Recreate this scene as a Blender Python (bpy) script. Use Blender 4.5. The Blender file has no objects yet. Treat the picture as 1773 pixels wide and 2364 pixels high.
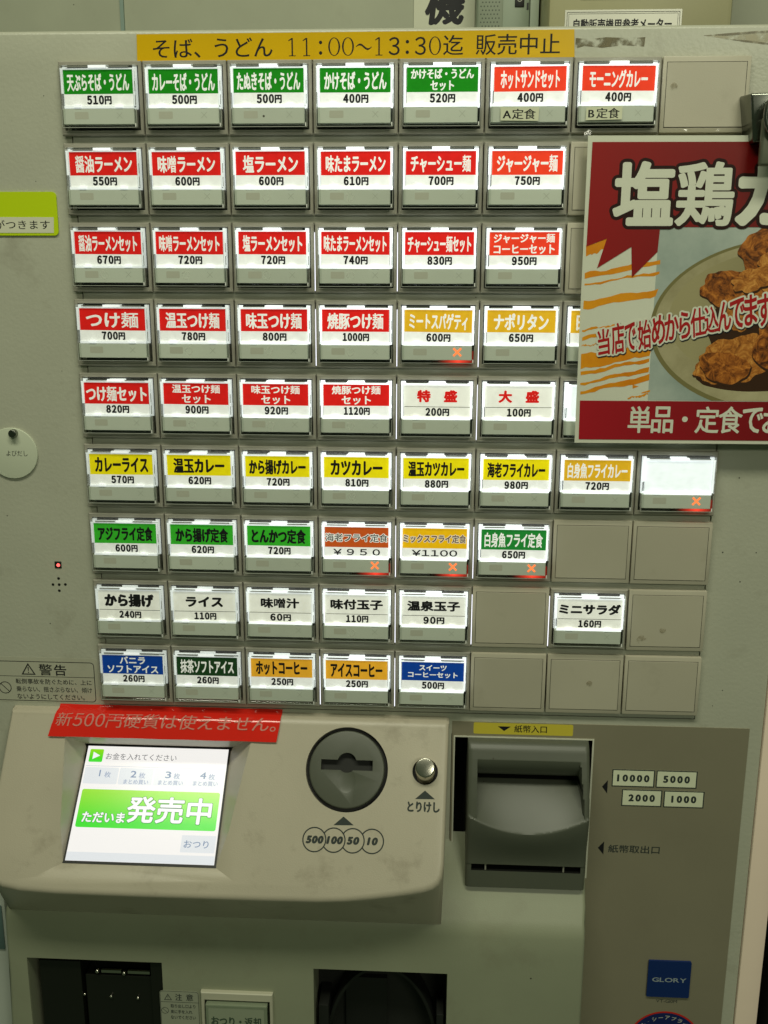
import bpy, bmesh, math, random
from mathutils import Vector, Matrix, Euler
random.seed(4)
S = bpy.context.scene
COL = S.collection
MM = 0.001
ZB = 1.40                      # height of the top of the button grid above the floor

# ------------------------------------------------------------------ camera, world, lamps, exposure
cam_d = bpy.data.cameras.new('camera')
cam = bpy.data.objects.new('camera', cam_d); COL.objects.link(cam)
cam.location = (0.22293, -0.59979, -0.12865 + ZB)
cam.rotation_euler = Euler((1.341831, -0.003563, 0.051869), 'XYZ')
cam_d.sensor_fit = 'HORIZONTAL'; cam_d.sensor_width = 36.0
cam_d.lens = 36.0 * 2215.7 / 1773.0
cam_d.clip_start = 0.01; cam_d.clip_end = 50
S.camera = cam

W = bpy.data.worlds.new('World'); S.world = W; W.use_nodes = True
W.node_tree.nodes['Background'].inputs['Color'].default_value = (0.70, 1.0, 0.55, 1)
W.node_tree.nodes['Background'].inputs['Strength'].default_value = 0.065

def area(name, loc, target, size, size_y, power, color):
    l = bpy.data.lights.new(name, 'AREA'); l.shape = 'RECTANGLE'; l.size = size; l.size_y = size_y
    l.energy = power; l.color = color
    o = bpy.data.objects.new(name, l); COL.objects.link(o); o.location = loc
    d = Vector(target) - Vector(loc); o.rotation_euler = d.to_track_quat('-Z', 'Y').to_euler()
    return o
# ceiling tubes of the canteen: a long one overhead in front of the machine, one further back to the right
area('ceiling_lamp', (0.15, -0.80, ZB + 1.05), (0.18, 0.0, ZB - 0.05), 1.25, 0.22, 15.5, (0.98, 0.98, 0.77))
area('ceiling_lamp', (1.35, -2.6, ZB + 0.95), (0.35, 0.0, ZB), 0.9, 0.20, 14.0, (0.98, 0.97, 0.77))
S.view_settings.view_transform = 'Standard'; S.view_settings.look = 'None'
S.view_settings.exposure = 0.0; S.view_settings.gamma = 1.0
S.cycles.max_bounces = 8; S.cycles.transparent_max_bounces = 12

# ------------------------------------------------------------------ materials
def srgb(r, g, b):
    f = lambda c: (c/255/12.92) if c/255 <= .04045 else ((c/255+.055)/1.055)**2.4
    return (f(r), f(g), f(b), 1)
MATS = {}
def nodes(name):
    m = bpy.data.materials.new(name); m.use_nodes = True
    nt = m.node_tree; return m, nt, nt.nodes, nt.links, nt.nodes['Principled BSDF']
def plastic(name, col, rough=.45, bump=.0, bscale=900, dirt=.0, dirtcol=(.16,.13,.08,1), metal=0, spec=.5, mott=.05, dscale=22, rnd=0):
    if name in MATS: return MATS[name]
    m, nt, N, L, P = nodes(name)
    P.inputs['Roughness'].default_value = rough; P.inputs['Metallic'].default_value = metal
    P.inputs['Specular IOR Level'].default_value = spec
    tc = N.new('ShaderNodeNewGeometry')
    n1 = N.new('ShaderNodeTexNoise'); n1.inputs['Scale'].default_value = 14; n1.inputs['Detail'].default_value = 5
    L.new(tc.outputs['Position'], n1.inputs['Vector'])
    r1 = N.new('ShaderNodeMapRange'); r1.inputs['From Min'].default_value = .3; r1.inputs['From Max'].default_value = .7
    r1.inputs['To Min'].default_value = 1-mott; r1.inputs['To Max'].default_value = 1+mott
    L.new(n1.outputs['Fac'], r1.inputs['Value'])
    mu = N.new('ShaderNodeVectorMath'); mu.operation = 'SCALE'; mu.inputs[0].default_value = col[:3]
    if rnd:
        oi = N.new('ShaderNodeObjectInfo'); rr_ = N.new('ShaderNodeMapRange'); rr_.inputs['To Min'].default_value = 1-rnd; rr_.inputs['To Max'].default_value = 1+rnd
        L.new(oi.outputs['Random'], rr_.inputs['Value']); mm = N.new('ShaderNodeMath'); mm.operation = 'MULTIPLY'
        L.new(r1.outputs['Result'], mm.inputs[0]); L.new(rr_.outputs['Result'], mm.inputs[1]); L.new(mm.outputs[0], mu.inputs['Scale'])
    else: L.new(r1.outputs['Result'], mu.inputs['Scale'])
    out = mu.outputs['Vector']
    if dirt > 0:
        n2 = N.new('ShaderNodeTexNoise'); n2.inputs['Scale'].default_value = dscale; n2.inputs['Detail'].default_value = 8
        n2.inputs['Roughness'].default_value = .65
        L.new(tc.outputs['Position'], n2.inputs['Vector'])
        r2 = N.new('ShaderNodeMapRange'); r2.inputs['From Min'].default_value = .57; r2.inputs['From Max'].default_value = .80
        r2.inputs['To Max'].default_value = dirt
        L.new(n2.outputs['Fac'], r2.inputs['Value'])
        mx = N.new('ShaderNodeMix'); mx.data_type = 'RGBA'; mx.inputs['B'].default_value = dirtcol
        L.new(r2.outputs['Result'], mx.inputs['Factor']); L.new(out, mx.inputs['A']); out = mx.outputs['Result']
        # tiny dark specks
        v = N.new('ShaderNodeTexVoronoi'); v.inputs['Scale'].default_value = 55
        L.new(tc.outputs['Position'], v.inputs['Vector'])
        lt = N.new('ShaderNodeMath'); lt.operation = 'LESS_THAN'; lt.inputs[1].default_value = .035
        L.new(v.outputs['Distance'], lt.inputs[0])
        n3 = N.new('ShaderNodeTexNoise'); n3.inputs['Scale'].default_value = 9
        L.new(tc.outputs['Position'], n3.inputs['Vector'])
        gt = N.new('ShaderNodeMath'); gt.operation = 'GREATER_THAN'; gt.inputs[1].default_value = .60
        L.new(n3.outputs['Fac'], gt.inputs[0])
        ml = N.new('ShaderNodeMath'); ml.operation = 'MULTIPLY'; L.new(lt.outputs[0], ml.inputs[0]); L.new(gt.outputs[0], ml.inputs[1])
        m3 = N.new('ShaderNodeMix'); m3.data_type = 'RGBA'; m3.inputs['B'].default_value = (.05,.045,.03,1)
        L.new(ml.outputs[0], m3.inputs['Factor']); L.new(out, m3.inputs['A']); out = m3.outputs['Result']
    L.new(out, P.inputs['Base Color'])
    if bump > 0:
        nb = N.new('ShaderNodeTexNoise'); nb.inputs['Scale'].default_value = bscale; nb.inputs['Detail'].default_value = 2
        L.new(tc.outputs['Position'], nb.inputs['Vector'])
        b = N.new('ShaderNodeBump'); b.inputs['Strength'].default_value = bump; b.inputs['Distance'].default_value = .0004
        L.new(nb.outputs['Fac'], b.inputs['Height']); L.new(b.outputs['Normal'], P.inputs['Normal'])
    MATS[name] = m; return m
def ink(name, col, rough=.5, emis=0):
    if name in MATS: return MATS[name]
    m, nt, N, L, P = nodes(name)
    P.inputs['Base Color'].default_value = col; P.inputs['Roughness'].default_value = rough
    P.inputs['Specular IOR Level'].default_value = .25
    if emis:
        P.inputs['Base Color'].default_value = (col[0]*.06, col[1]*.06, col[2]*.06, 1)
        P.inputs['Emission Color'].default_value = col; P.inputs['Emission Strength'].default_value = emis
    m.cycles.emission_sampling = 'NONE'
    MATS[name] = m; return m
def backlit(name, sampling='AUTO', paper=True):
    """colour and brightness of the print come from the object's own colour (alpha x 2 = lamp brightness)"""
    m, nt, N, L, P = nodes(name)
    oi = N.new('ShaderNodeObjectInfo')
    tc = N.new('ShaderNodeTexCoord')
    n = N.new('ShaderNodeTexNoise'); n.inputs['Scale'].default_value = 260 if paper else 30; n.inputs['Detail'].default_value = 5
    ad = N.new('ShaderNodeVectorMath'); ad.operation = 'ADD'
    L.new(tc.outputs['Object'], ad.inputs[0]); L.new(oi.outputs['Location'], ad.inputs[1])
    L.new(ad.outputs[0], n.inputs['Vector'])
    r = N.new('ShaderNodeMapRange'); r.inputs['From Min'].default_value = .3; r.inputs['From Max'].default_value = .7
    r.inputs['To Min'].default_value = .93 if paper else .8; r.inputs['To Max'].default_value = 1.05
    L.new(n.outputs['Fac'], r.inputs['Value'])
    sc = N.new('ShaderNodeVectorMath'); sc.operation = 'SCALE'; L.new(oi.outputs['Color'], sc.inputs[0]); L.new(r.outputs['Result'], sc.inputs['Scale'])
    L.new(sc.outputs[0], P.inputs['Base Color']); L.new(sc.outputs[0], P.inputs['Emission Color'])
    a = N.new('ShaderNodeMath'); a.operation = 'MULTIPLY'; a.inputs[1].default_value = 2.0
    L.new(oi.outputs['Alpha'], a.inputs[0]); L.new(a.outputs[0], P.inputs['Emission Strength'])
    P.inputs['Roughness'].default_value = .6; P.inputs['Specular IOR Level'].default_value = .2
    m.cycles.emission_sampling = sampling
    MATS[name] = m; return m
def clear(name, tint=(.95,.97,.95,1), rough=.06, ior=1.49, base=0.0, wav=0.0):
    m, nt, N, L, P = nodes(name)
    N.remove(P); out = N['Material Output']
    tr = N.new('ShaderNodeBsdfTransparent'); tr.inputs['Color'].default_value = tint
    gl = N.new('ShaderNodeBsdfGlossy'); gl.inputs['Roughness'].default_value = rough
    fr = N.new('ShaderNodeLayerWeight'); fr.inputs['Blend'].default_value = .5
    pw = N.new('ShaderNodeMath'); pw.operation = 'POWER'; pw.inputs[1].default_value = 4.0; L.new(fr.outputs['Facing'], pw.inputs[0])
    f0 = ((ior-1)/(ior+1))**2
    ad = N.new('ShaderNodeMath'); ad.operation = 'MULTIPLY_ADD'; ad.inputs[1].default_value = .75; ad.inputs[2].default_value = f0 + base; ad.use_clamp = True
    L.new(pw.outputs[0], ad.inputs[0])
    if wav:
        tc = N.new('ShaderNodeNewGeometry')
        nb = N.new('ShaderNodeTexNoise'); nb.inputs['Scale'].default_value = 70; L.new(tc.outputs['Position'], nb.inputs['Vector'])
        b = N.new('ShaderNodeBump'); b.inputs['Strength'].default_value = wav; b.inputs['Distance'].default_value = .002
        L.new(nb.outputs['Fac'], b.inputs['Height']); L.new(b.outputs['Normal'], gl.inputs['Normal'])
    mx = N.new('ShaderNodeMixShader'); L.new(ad.outputs[0], mx.inputs[0]); L.new(tr.outputs[0], mx.inputs[1]); L.new(gl.outputs[0], mx.inputs[2])
    L.new(mx.outputs[0], out.inputs['Surface'])
    MATS[name] = m; return m

M_panel = plastic('cream_painted_steel', (.45,.455,.36,1), .36, .40, 420, .5)
M_olive = plastic('olive_sheet', (.235,.215,.145,1), .5, .12, 1500, .10)
M_rail  = plastic('grey_rail', (.42,.425,.345,1), .45, .1, 900, .1)
M_hous  = plastic('taupe_plastic', (.33,.315,.255,1), .42, .1, 1400, .2, rnd=.05)
M_blank = plastic('beige_plastic', (.46,.43,.33,1), .42, .12, 1400, .35, rnd=.05)
M_mould = plastic('cream_moulded_plastic', (.47,.43,.33,1), .38, .22, 1300, .7, (.20,.165,.11,1), dscale=30)
M_body  = plastic('lower_moulded_plastic', (.29,.31,.21,1), .42, .18, 1300, .30, (.18,.15,.10,1))
M_greyp = plastic('grey_green_plastic', (.088,.096,.070,1), .42, .06, 1500, .10, mott=.06)
M_black = plastic('black_plastic', (.006,.006,.005,1), .5)
M_void  = plastic('dark_interior', (.010,.011,.008,1), .7)
M_strip = plastic('frosted_strip', (.62,.66,.57,1), .35, .05, 1200, .12, (.3,.31,.27,1), dscale=90, rnd=.06)
M_sens  = ink('sensor_grey', (.53,.53,.44,1))
M_crossoff = ink('cross_faint', (.46,.49,.41,1))
M_line  = ink('seam_dark', (.03,.03,.025,1))
M_inkb  = ink('ink_black', (.012,.012,.014,1))
M_inkg  = ink('ink_dark_grey', (.035,.045,.04,1))
M_inkw  = ink('ink_white', (.72,.72,.62,1))
M_steel = plastic('brushed_steel', (.55,.53,.45,1), .22, .05, 2500, metal=1)
M_dsteel= plastic('dark_steel', (.22,.23,.20,1), .22, metal=1)
M_chrome= plastic('chrome', (.6,.68,.68,1), .08, metal=1)
M_yel   = plastic('yellow_tape_plastic', (.70,.43,.002,1), .28, mott=.03)
M_redt  = plastic('red_tape_plastic', (.72,.022,.012,1), .13, .25, 60, mott=.03)
M_neon  = plastic('neon_yellow_card', (.52,.68,.0,1), .45, mott=.02)
M_paper = plastic('paper', (.66,.66,.50,1), .55, mott=.03)
M_pale  = plastic('pale_plastic', (.62,.62,.50,1), .35)
M_card  = backlit('backlit_card')
M_litink= backlit('backlit_ink', 'NONE')
M_guide = backlit('light_guide', 'AUTO', False)
M_acr   = clear('clear_acrylic', (.90,.92,.90,1), .05, 1.49, .02)
M_pane  = clear('clear_cover', (.97,.98,.97,1), .10, 1.35, .0, .25)
M_lam   = clear('laminate_film', (.97,.98,.95,1), .07, 1.36, .0, .25)

# ------------------------------------------------------------------ mesh helpers (all sizes in millimetres, z from the top of the grid)
def tag(o, label=None, cat=None, group=None, kind=None):
    if label: o['label'] = label
    if cat: o['category'] = cat
    if group: o['group'] = group
    if kind: o['kind'] = kind
    return o
ORG = Vector((0.19, 0.10, 0.0))
def link(o, parent=None, world=True):
    COL.objects.link(o)
    if parent is not None:
        o.parent = parent
        if world and parent.get('root_empty'):
            o.matrix_parent_inverse = Matrix.Translation(-parent.location)
    return o
def mesh_from(bm, name, mats, smooth=None):
    for v in bm.verts: v.co *= MM
    bmesh.ops.recalc_face_normals(bm, faces=bm.faces)
    me = bpy.data.meshes.new(name); bm.to_mesh(me); bm.free()
    for m in (mats if isinstance(mats, (list, tuple)) else [mats]): me.materials.append(m)
    if smooth:
        for p in me.polygons: p.use_smooth = True
        me.set_sharp_from_angle(angle=math.radians(smooth))
    return me
def put(name, me, parent=None, loc=(0,0,0)):
    """loc in mm in machine coordinates"""
    o = bpy.data.objects.new(name, me)
    o.location = (loc[0]*MM, loc[1]*MM, loc[2]*MM + ZB)
    return link(o, parent)
def sub(name, me, parent, loc=(0,0,0)):
    o = bpy.data.objects.new(name, me)
    o.location = (loc[0]*MM, loc[1]*MM, loc[2]*MM)
    COL.objects.link(o); o.parent = parent; return o
def child_world(o, parent):
    """attach an object placed in machine coordinates under a part without moving it"""
    o.parent = parent
    bpy.context.view_layer.update()
    o.matrix_parent_inverse = parent.matrix_world.inverted()
def bxx(bm, x0, x1, y0, y1, z0, z1, bev=0, seg=2, mi=0):
    vs = [bm.verts.new((x, y, z)) for x in (x0, x1) for y in (y0, y1) for z in (z0, z1)]
    fs = [bm.faces.new([vs[i] for i in f]) for f in ((0,1,3,2),(4,6,7,5),(0,4,5,1),(2,3,7,6),(0,2,6,4),(1,5,7,3))]
    for f in fs: f.material_index = mi
    if bev:
        es = list({e for f in fs for e in f.edges})
        r = bmesh.ops.bevel(bm, geom=es, offset=bev, segments=seg, affect='EDGES', profile=.5)
        for f in r['faces']: f.material_index = mi
def box(name, x0, x1, y0, y1, z0, z1, mat, parent=None, bev=0, seg=2):
    bm = bmesh.new(); bxx(bm, x0, x1, y0, y1, z0, z1, bev, seg)
    return put(name, mesh_from(bm, name, mat, 40 if bev else None), parent)
def plate(x0, x1, z0, z1, holes, y0, y1, bevtop=0, corner=None):
    """sheet in the xz plane from y0 (front) to y1 with rectangular holes (x0,x1,z0,z1)"""
    xs = sorted({x0, x1, *[h[0] for h in holes], *[h[1] for h in holes]})
    zs = sorted({z0, z1, *[h[2] for h in holes], *[h[3] for h in holes]})
    xs = [x for x in xs if x0 <= x <= x1]; zs = [z for z in zs if z0 <= z <= z1]
    bm = bmesh.new(); V = {}
    def v(x, y, z):
        k = (x, y, z)
        if k not in V: V[k] = bm.verts.new(k)
        return V[k]
    def solid(i, j):
        if i < 0 or j < 0 or i >= len(xs)-1 or j >= len(zs)-1: return False
        cx, cz = (xs[i]+xs[i+1])/2, (zs[j]+zs[j+1])/2
        return not any(h[0] < cx < h[1] and h[2] < cz < h[3] for h in holes)
    for i in range(len(xs)-1):
        for j in range(len(zs)-1):
            if not solid(i, j): continue
            a, b, c, d = xs[i], xs[i+1], zs[j], zs[j+1]
            bm.faces.new([v(a,y0,c), v(b,y0,c), v(b,y0,d), v(a,y0,d)])
            bm.faces.new([v(a,y1,c), v(a,y1,d), v(b,y1,d), v(b,y1,c)])
            if not solid(i-1, j): bm.faces.new([v(a,y0,c), v(a,y0,d), v(a,y1,d), v(a,y1,c)])
            if not solid(i+1, j): bm.faces.new([v(b,y0,c), v(b,y1,c), v(b,y1,d), v(b,y0,d)])
            if not solid(i, j-1): bm.faces.new([v(a,y0,c), v(a,y1,c), v(b,y1,c), v(b,y0,c)])
            if not solid(i, j+1): bm.faces.new([v(a,y0,d), v(b,y0,d), v(b,y1,d), v(a,y1,d)])
    bmesh.ops.recalc_face_normals(bm, faces=bm.faces)
    def is_outer(e):
        p, q = e.verts[0].co, e.verts[1].co
        if abs(p.y-y0) > 1e-6 or abs(q.y-y0) > 1e-6: return False
        return (abs(p.z-z1) < 1e-6 and abs(q.z-z1) < 1e-6) or (abs(p.x-x1) < 1e-6 and abs(q.x-x1) < 1e-6) or (abs(p.x-x0) < 1e-6 and abs(q.x-x0) < 1e-6)
    if corner:
        es = [e for e in bm.edges if all(abs(w.co.x-x1) < 1e-6 and abs(w.co.z-z1) < 1e-6 for w in e.verts)]
        bmesh.ops.bevel(bm, geom=es, offset=corner, segments=5, affect='EDGES', profile=.5)
    if bevtop:
        es = [e for e in bm.edges if is_outer(e)]
        bmesh.ops.bevel(bm, geom=es, offset=bevtop, segments=4, affect='EDGES', profile=.5)
    return bm
def ring_bm(bm, o, i, y0, y1, cham=0, mi=0):
    """rectangular ring; o, i = (x0,x1,z0,z1) outer and inner; front y0 (smaller), back y1"""
    def rect(r, y, ins=0): 
        a, b, c, d = r; return [bm.verts.new(p) for p in ((a+ins,y,c+ins),(b-ins,y,c+ins),(b-ins,y,d-ins),(a+ins,y,d-ins))]
    loops = [rect(o, y1), rect(o, y0+cham), rect(o, y0, cham), rect(i, y0, -cham*.6), rect(i, y0+cham*.6), rect(i, y1)] if cham else \
            [rect(o, y1), rect(o, y0), rect(i, y0), rect(i, y1)]
    n = len(loops)
    for k in range(n):
        A, B = loops[k], loops[(k+1) % n]
        for q in range(4):
            f = bm.faces.new([A[q], A[(q+1) % 4], B[(q+1) % 4], B[q]]); f.material_index = mi
def flatpoly(bm, pts, y, mi=0, thick=0):
    vs = [bm.verts.new((p[0], y, p[1])) for p in pts]
    f = bm.faces.new(vs); f.material_index = mi
    if thick:
        r = bmesh.ops.extrude_face_region(bm, geom=[f])
        for g in r['geom']:
            if isinstance(g, bmesh.types.BMVert): g.co.y += thick
def rrect(x0, x1, z0, z1, r, n=5):
    P = []
    for cx, cz, a0 in ((x1-r, z1-r, 0), (x0+r, z1-r, 90), (x0+r, z0+r, 180), (x1-r, z0+r, 270)):
        for k in range(n+1):
            a = math.radians(a0 + 90*k/n); P.append((cx + r*math.cos(a), cz + r*math.sin(a)))
    return P
def circ(cx, cz, r, n=40): return [(cx+r*math.cos(2*math.pi*k/n), cz+r*math.sin(2*math.pi*k/n)) for k in range(n)]
def sheet(name, pts, y, thick, mat, parent=None, label=None):
    bm = bmesh.new(); flatpoly(bm, pts, y, 0, thick)
    o = put(name, mesh_from(bm, name, mat), parent)
    if label: o['label'] = label
    return o

# ------------------------------------------------------------------ lettering
GL = {}
def glyph(ch):
    if ch in GL: return GL[ch]
    cu = bpy.data.curves.new('glyph', 'FONT'); cu.body = ch; cu.resolution_u = 3
    o = bpy.data.objects.new('glyph', cu)
    me = bpy.data.meshes.new_from_object(o)
    vs = [(v.co.x, v.co.y) for v in me.vertices]; fs = [tuple(p.vertices) for p in me.polygons]
    bpy.data.objects.remove(o); bpy.data.curves.remove(cu); bpy.data.meshes.remove(me)
    GL[ch] = (vs, fs); return GL[ch]
DENSE = set('醤噌鶏麺警幣貨硬機販頼傾揺意奥験疂')
def is_kanji(c): return 0x4E00 <= ord(c) <= 0x9FFF
OCT = [(math.cos(a), math.sin(a)) for a in [math.pi/4*k for k in range(8)]]
HEX = [(math.cos(a), math.sin(a)) for a in [math.pi/12*k for k in range(24)]]
def layout(s, mono=.64, track=1.0, latin_gap=.06):
    out = []; x = 0
    for c in s:
        if c == '\u3000': x += 1.0*track; continue
        if c == ' ': x += .33; continue
        vs, fs = glyph(c)
        if ord(c) < 0x250 or c in '¥￥' or (mono and 0xFF10 <= ord(c) <= 0xFF19):
            w0 = min(v[0] for v in vs); w1 = max(v[0] for v in vs)
            if mono: out.append((c, x + mono/2 - (w0+w1)/2)); x += mono
            else: out.append((c, x - w0)); x += (w1-w0) + latin_gap
        else:
            out.append((c, x)); x += 1.0*track
    return out
def gv(ch, dig):
    vs, fs = glyph(ch)
    if dig and ch.isdigit(): return [(x, y*dig-.055) for x, y in vs], fs
    return vs, fs
def text_bm(bm, lines, frame, bold=.03, extra=0, dig=0, hor=.8, mincho=0, mono=.64, gap=.12, mi=0, dz=.003, shear=0, latin_gap=.06, lift=0, serif=False):
    """lines: list of (string, u0, u1, v0, v1) ink boxes in mm; frame(u, v, w) -> xyz mm.
    bold: extra stroke half width as a share of the ink height"""
    for s, u0, u1, v0, v1 in lines:
        lay = layout(s, mono, 1.0, latin_gap)
        X = [v[0]+dx for c, dx in lay for v in glyph(c)[0]]; Y = [v[1] for c, dx in lay for v in gv(c, dig)[0]]
        a, b, c0, d0 = min(X), max(X), min(Y), max(Y)
        if (d0-c0) < .45: c0, d0 = -.05, .80
        h = abs(v1-v0); e = bold*h
        hx = .8*max(.52, min(1, 1.45*((u1-u0)/(b-a))/((v1-v0)/(d0-c0)))) if hor < 1 else .8
        sx = (u1-u0-2*e*hx)/(b-a); sy = (v1-v0-2*e*hor)/(d0-c0)
        for ch, dx in lay:
            vs, fs = gv(ch, dig)
            f = .48 if ch in DENSE else (.78 if is_kanji(ch) else 1.0)
            if mincho: reps = [(-mincho*h*f, 0), (0, 0), (mincho*h*f, 0)]
            elif extra: reps = [((e*f+extra)*p, (e*f*hor+extra)*q) for p, q in HEX]
            elif e > 0: reps = [(e*f*p*hx/.8, e*f*hor*q) for p, q in OCT]
            else: reps = [(0, 0)]
            for k, (ox, oy) in enumerate(reps):
                vv = []
                for (x, y) in vs:
                    v = v0 + e*hor + (y-c0)*sy + oy
                    u = u0 + e*hx + (x+dx-a)*sx + ox + shear*(v-v0)
                    vv.append(bm.verts.new(frame(u, v, lift + k*dz)))
                for t in fs:
                    fa = bm.faces.new([vv[i] for i in t]); fa.material_index = mi
            if serif and ch == '1':
                x = [v[0] for v in vs]; xm = u0 + e*.8 + ((min(x)+max(x))/2+dx-a)*sx + .02*h
                w = .17*h
                vv = [bm.verts.new(frame(xm+p, v0+q, lift+.02)) for p, q in ((-w,0),(w,0),(w,.035*h),(-w,.035*h))]
                bm.faces.new(vv)
def fr_xz(y): return lambda u, v, w: (u, y - w, v)
def raw_mesh(bm, name, mat):
    for v in bm.verts: v.co *= MM
    me = bpy.data.meshes.new(name); bm.to_mesh(me); bm.free(); me.materials.append(mat); return me
TC = {}
def text(name, lines, frame, mat, parent=None, how=put, loc=(0,0,0), key=None, **k):
    if key and key in TC: me = TC[key]
    else:
        bm = bmesh.new(); text_bm(bm, lines, frame, **k); me = raw_mesh(bm, name, mat)
        if key: TC[key] = me
    return how(name, me, parent, loc)

# ================================================================== THE MACHINE
root = bpy.data.objects.new('ticket_machine', None); COL.objects.link(root)
root.location = ORG; root['root_empty'] = True; root.empty_display_size = .1
tag(root, 'cream meal ticket machine with nine rows of lit menu buttons above coin and banknote slots', 'ticket machine')

# door sheet with the opening of the grid and of the banknote unit
bm = plate(-150, 444.3, -1390, 17.6, [(4.5, 399.6, -407.0, -2.0), (238.5, 335.3, -529.0, -421.6), (-21, 92, -456, -419)], 0, 14, bevtop=2.6)
door = put('door_panel', mesh_from(bm, 'door_panel', M_panel, 35), root)
box('machine_cabinet', -150, 461, 44, 560, -1392, 15.0, M_panel, root)
box('dark_backing', 2, 402, 9, 13.5, -409, -1, M_void, root)
# pinkish frame strip right of the door
M_pink = plastic('rose_metal_strip', (.93,.76,.62,1), .3, .05, 900, mott=.03)
box('edge_strip', 445.0, 460.5, -1.5, 12, -1390, 15.5, M_pink, root, bev=1.0)
# rails between the rows
NROW, PZ, PX, MH = 9, 45.23, 50.0, 40.9
for r in range(NROW):
    z1 = -PZ*r - MH; z0 = -PZ*(r+1) if r < NROW-1 else -405.9
    box('row_rail', 5.4 if r < NROW-1 else 1.6, 398.6 if r < NROW-1 else 399.0, -1.2, 8, z0 - (1.5 if r < NROW-1 else 0), z1+1.5, M_rail, root, bev=.5)

# ---- shared meshes of a menu button, origin at the top left corner of its housing
def shared(name, fn, mat, smooth=None):
    bm = bmesh.new(); fn(bm); return mesh_from(bm, name, mat, smooth)
HX0, HX1 = .35, 49.65
def f_housing(bm):
    ring_bm(bm, (HX0, HX1, -MH, 0), (2.35, 47.65, -38.1, -2.7), -4.0, 2.0, .55)
ME_housing = shared('menu_button', f_housing, M_hous)
def f_tray(bm): bxx(bm, 2.0, 48.0, 1.2, 2.2, -38.4, -2.4)
ME_tray = shared('black_tray', f_tray, M_black)
def f_cap(bm):
    ring_bm(bm, (2.75, 47.3, -37.3, -3.1), (4.55, 45.6, -36.0, -5.4), -9.2, -2.2, .35)
ME_cap = shared('clear_cap', f_cap, M_acr)
def f_pane(bm): flatpoly(bm, [(4.5,-36.0),(45.7,-36.0),(45.7,-5.3),(4.5,-5.3)], -9.0)
ME_pane = shared('cover_pane', f_pane, M_pane)
def f_guide(bm):      # lit ring round the label: sits under the clear cap
    y = -4.6
    for a, b, c, d in ((2.9, 47.1, -5.3, -4.6), (2.95, 4.3, -25.5, -5.3), (45.8, 47.1, -25.5, -5.3), (3.0, 47.0, -26.6, -25.5),
                       (20.0, 30.2, -4.6, -3.25), (2.95, 5.6, -4.6, -3.3), (44.6, 47.1, -4.6, -3.3)):
        bxx(bm, a, b, y, y+1.0, c, d)
    bxx(bm, 4.3, 45.8, -8.75, -8.3, -26.6, -25.3)
    bxx(bm, 3.0, 47.0, -8.70, -8.0, -5.45, -4.75)
    bxx(bm, 3.15, 4.4, -8.72, -8.0, -18.5, -5.4); bxx(bm, 45.75, 46.7, -8.72, -8.0, -25.3, -5.4)
ME_guide = shared('light_guide', f_guide, M_guide)
def f_tabs(bm):       # moulded catches of the cap catching the light
    bxx(bm, 19.9, 30.3, -9.45, -8.6, -4.7, -3.3)
ME_tabs = shared('catch', f_tabs, M_guide)
ME_tab1 = shared('catch', lambda bm: bxx(bm, 10.2, 14.3, -9.35, -8.8, -26.2, -24.9), M_guide)
ME_tab2 = shared('catch', lambda bm: bxx(bm, 34.9, 39.1, -9.35, -8.8, -26.2, -24.9), M_guide)
M_ridge = plastic('smoked_ridge', (.24,.245,.21,1), .15)
def f_ridge(bm):
    for a, b in ((6.4, 19.2), (31.0, 43.6)): bxx(bm, a, b, -9.3, -8.9, -4.35, -3.75)
    for z0, z1 in ((-24.9,-19.5), (-17.5,-12.0)):
        bxx(bm, 46.75, 47.05, -9.3, -8.9, z0, z1)
    bxx(bm, 2.9, 3.15, -9.3, -8.9, -24.9, -18.8)
ME_ridge = shared('cap_ridge', f_ridge, M_ridge)
def f_strip(bm): bxx(bm, 3.3, 45.75, -8.6, -3.0, -35.5, -26.7, .25, 1)
ME_strip = shared('lower_strip', f_strip, M_strip)
def f_sens(bm): flatpoly(bm, rrect(10.2, 18.4, -32.6, -28.6, .6), -8.63)
ME_sens = shared('sensor_window', f_sens, M_sens)
def f_cross(bm, w=.3, a=2.0):
    for s in (1, -1):
        d = Vector((1, s)).normalized(); n = Vector((-d.y, d.x)); c = Vector((36.9, -30.6))
        P = [c + d*a*1.35 + n*w/2, c - d*a*1.35 + n*w/2, c - d*a*1.35 - n*w/2, c + d*a*1.35 - n*w/2]
        flatpoly(bm, [(p.x, p.y) for p in P], -8.64 - .01*(s+1), 0)
ME_cross = shared('cross_mark', lambda bm: f_cross(bm, .22, 1.75), M_crossoff)
M_lit = ink('lit_cross', (1.0,.22,.06,1), emis=1.35); M_lit.cycles.emission_sampling = 'AUTO'
ME_crosslit = shared('cross_mark', lambda bm: f_cross(bm, 1.25, 2.45), M_lit)
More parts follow.
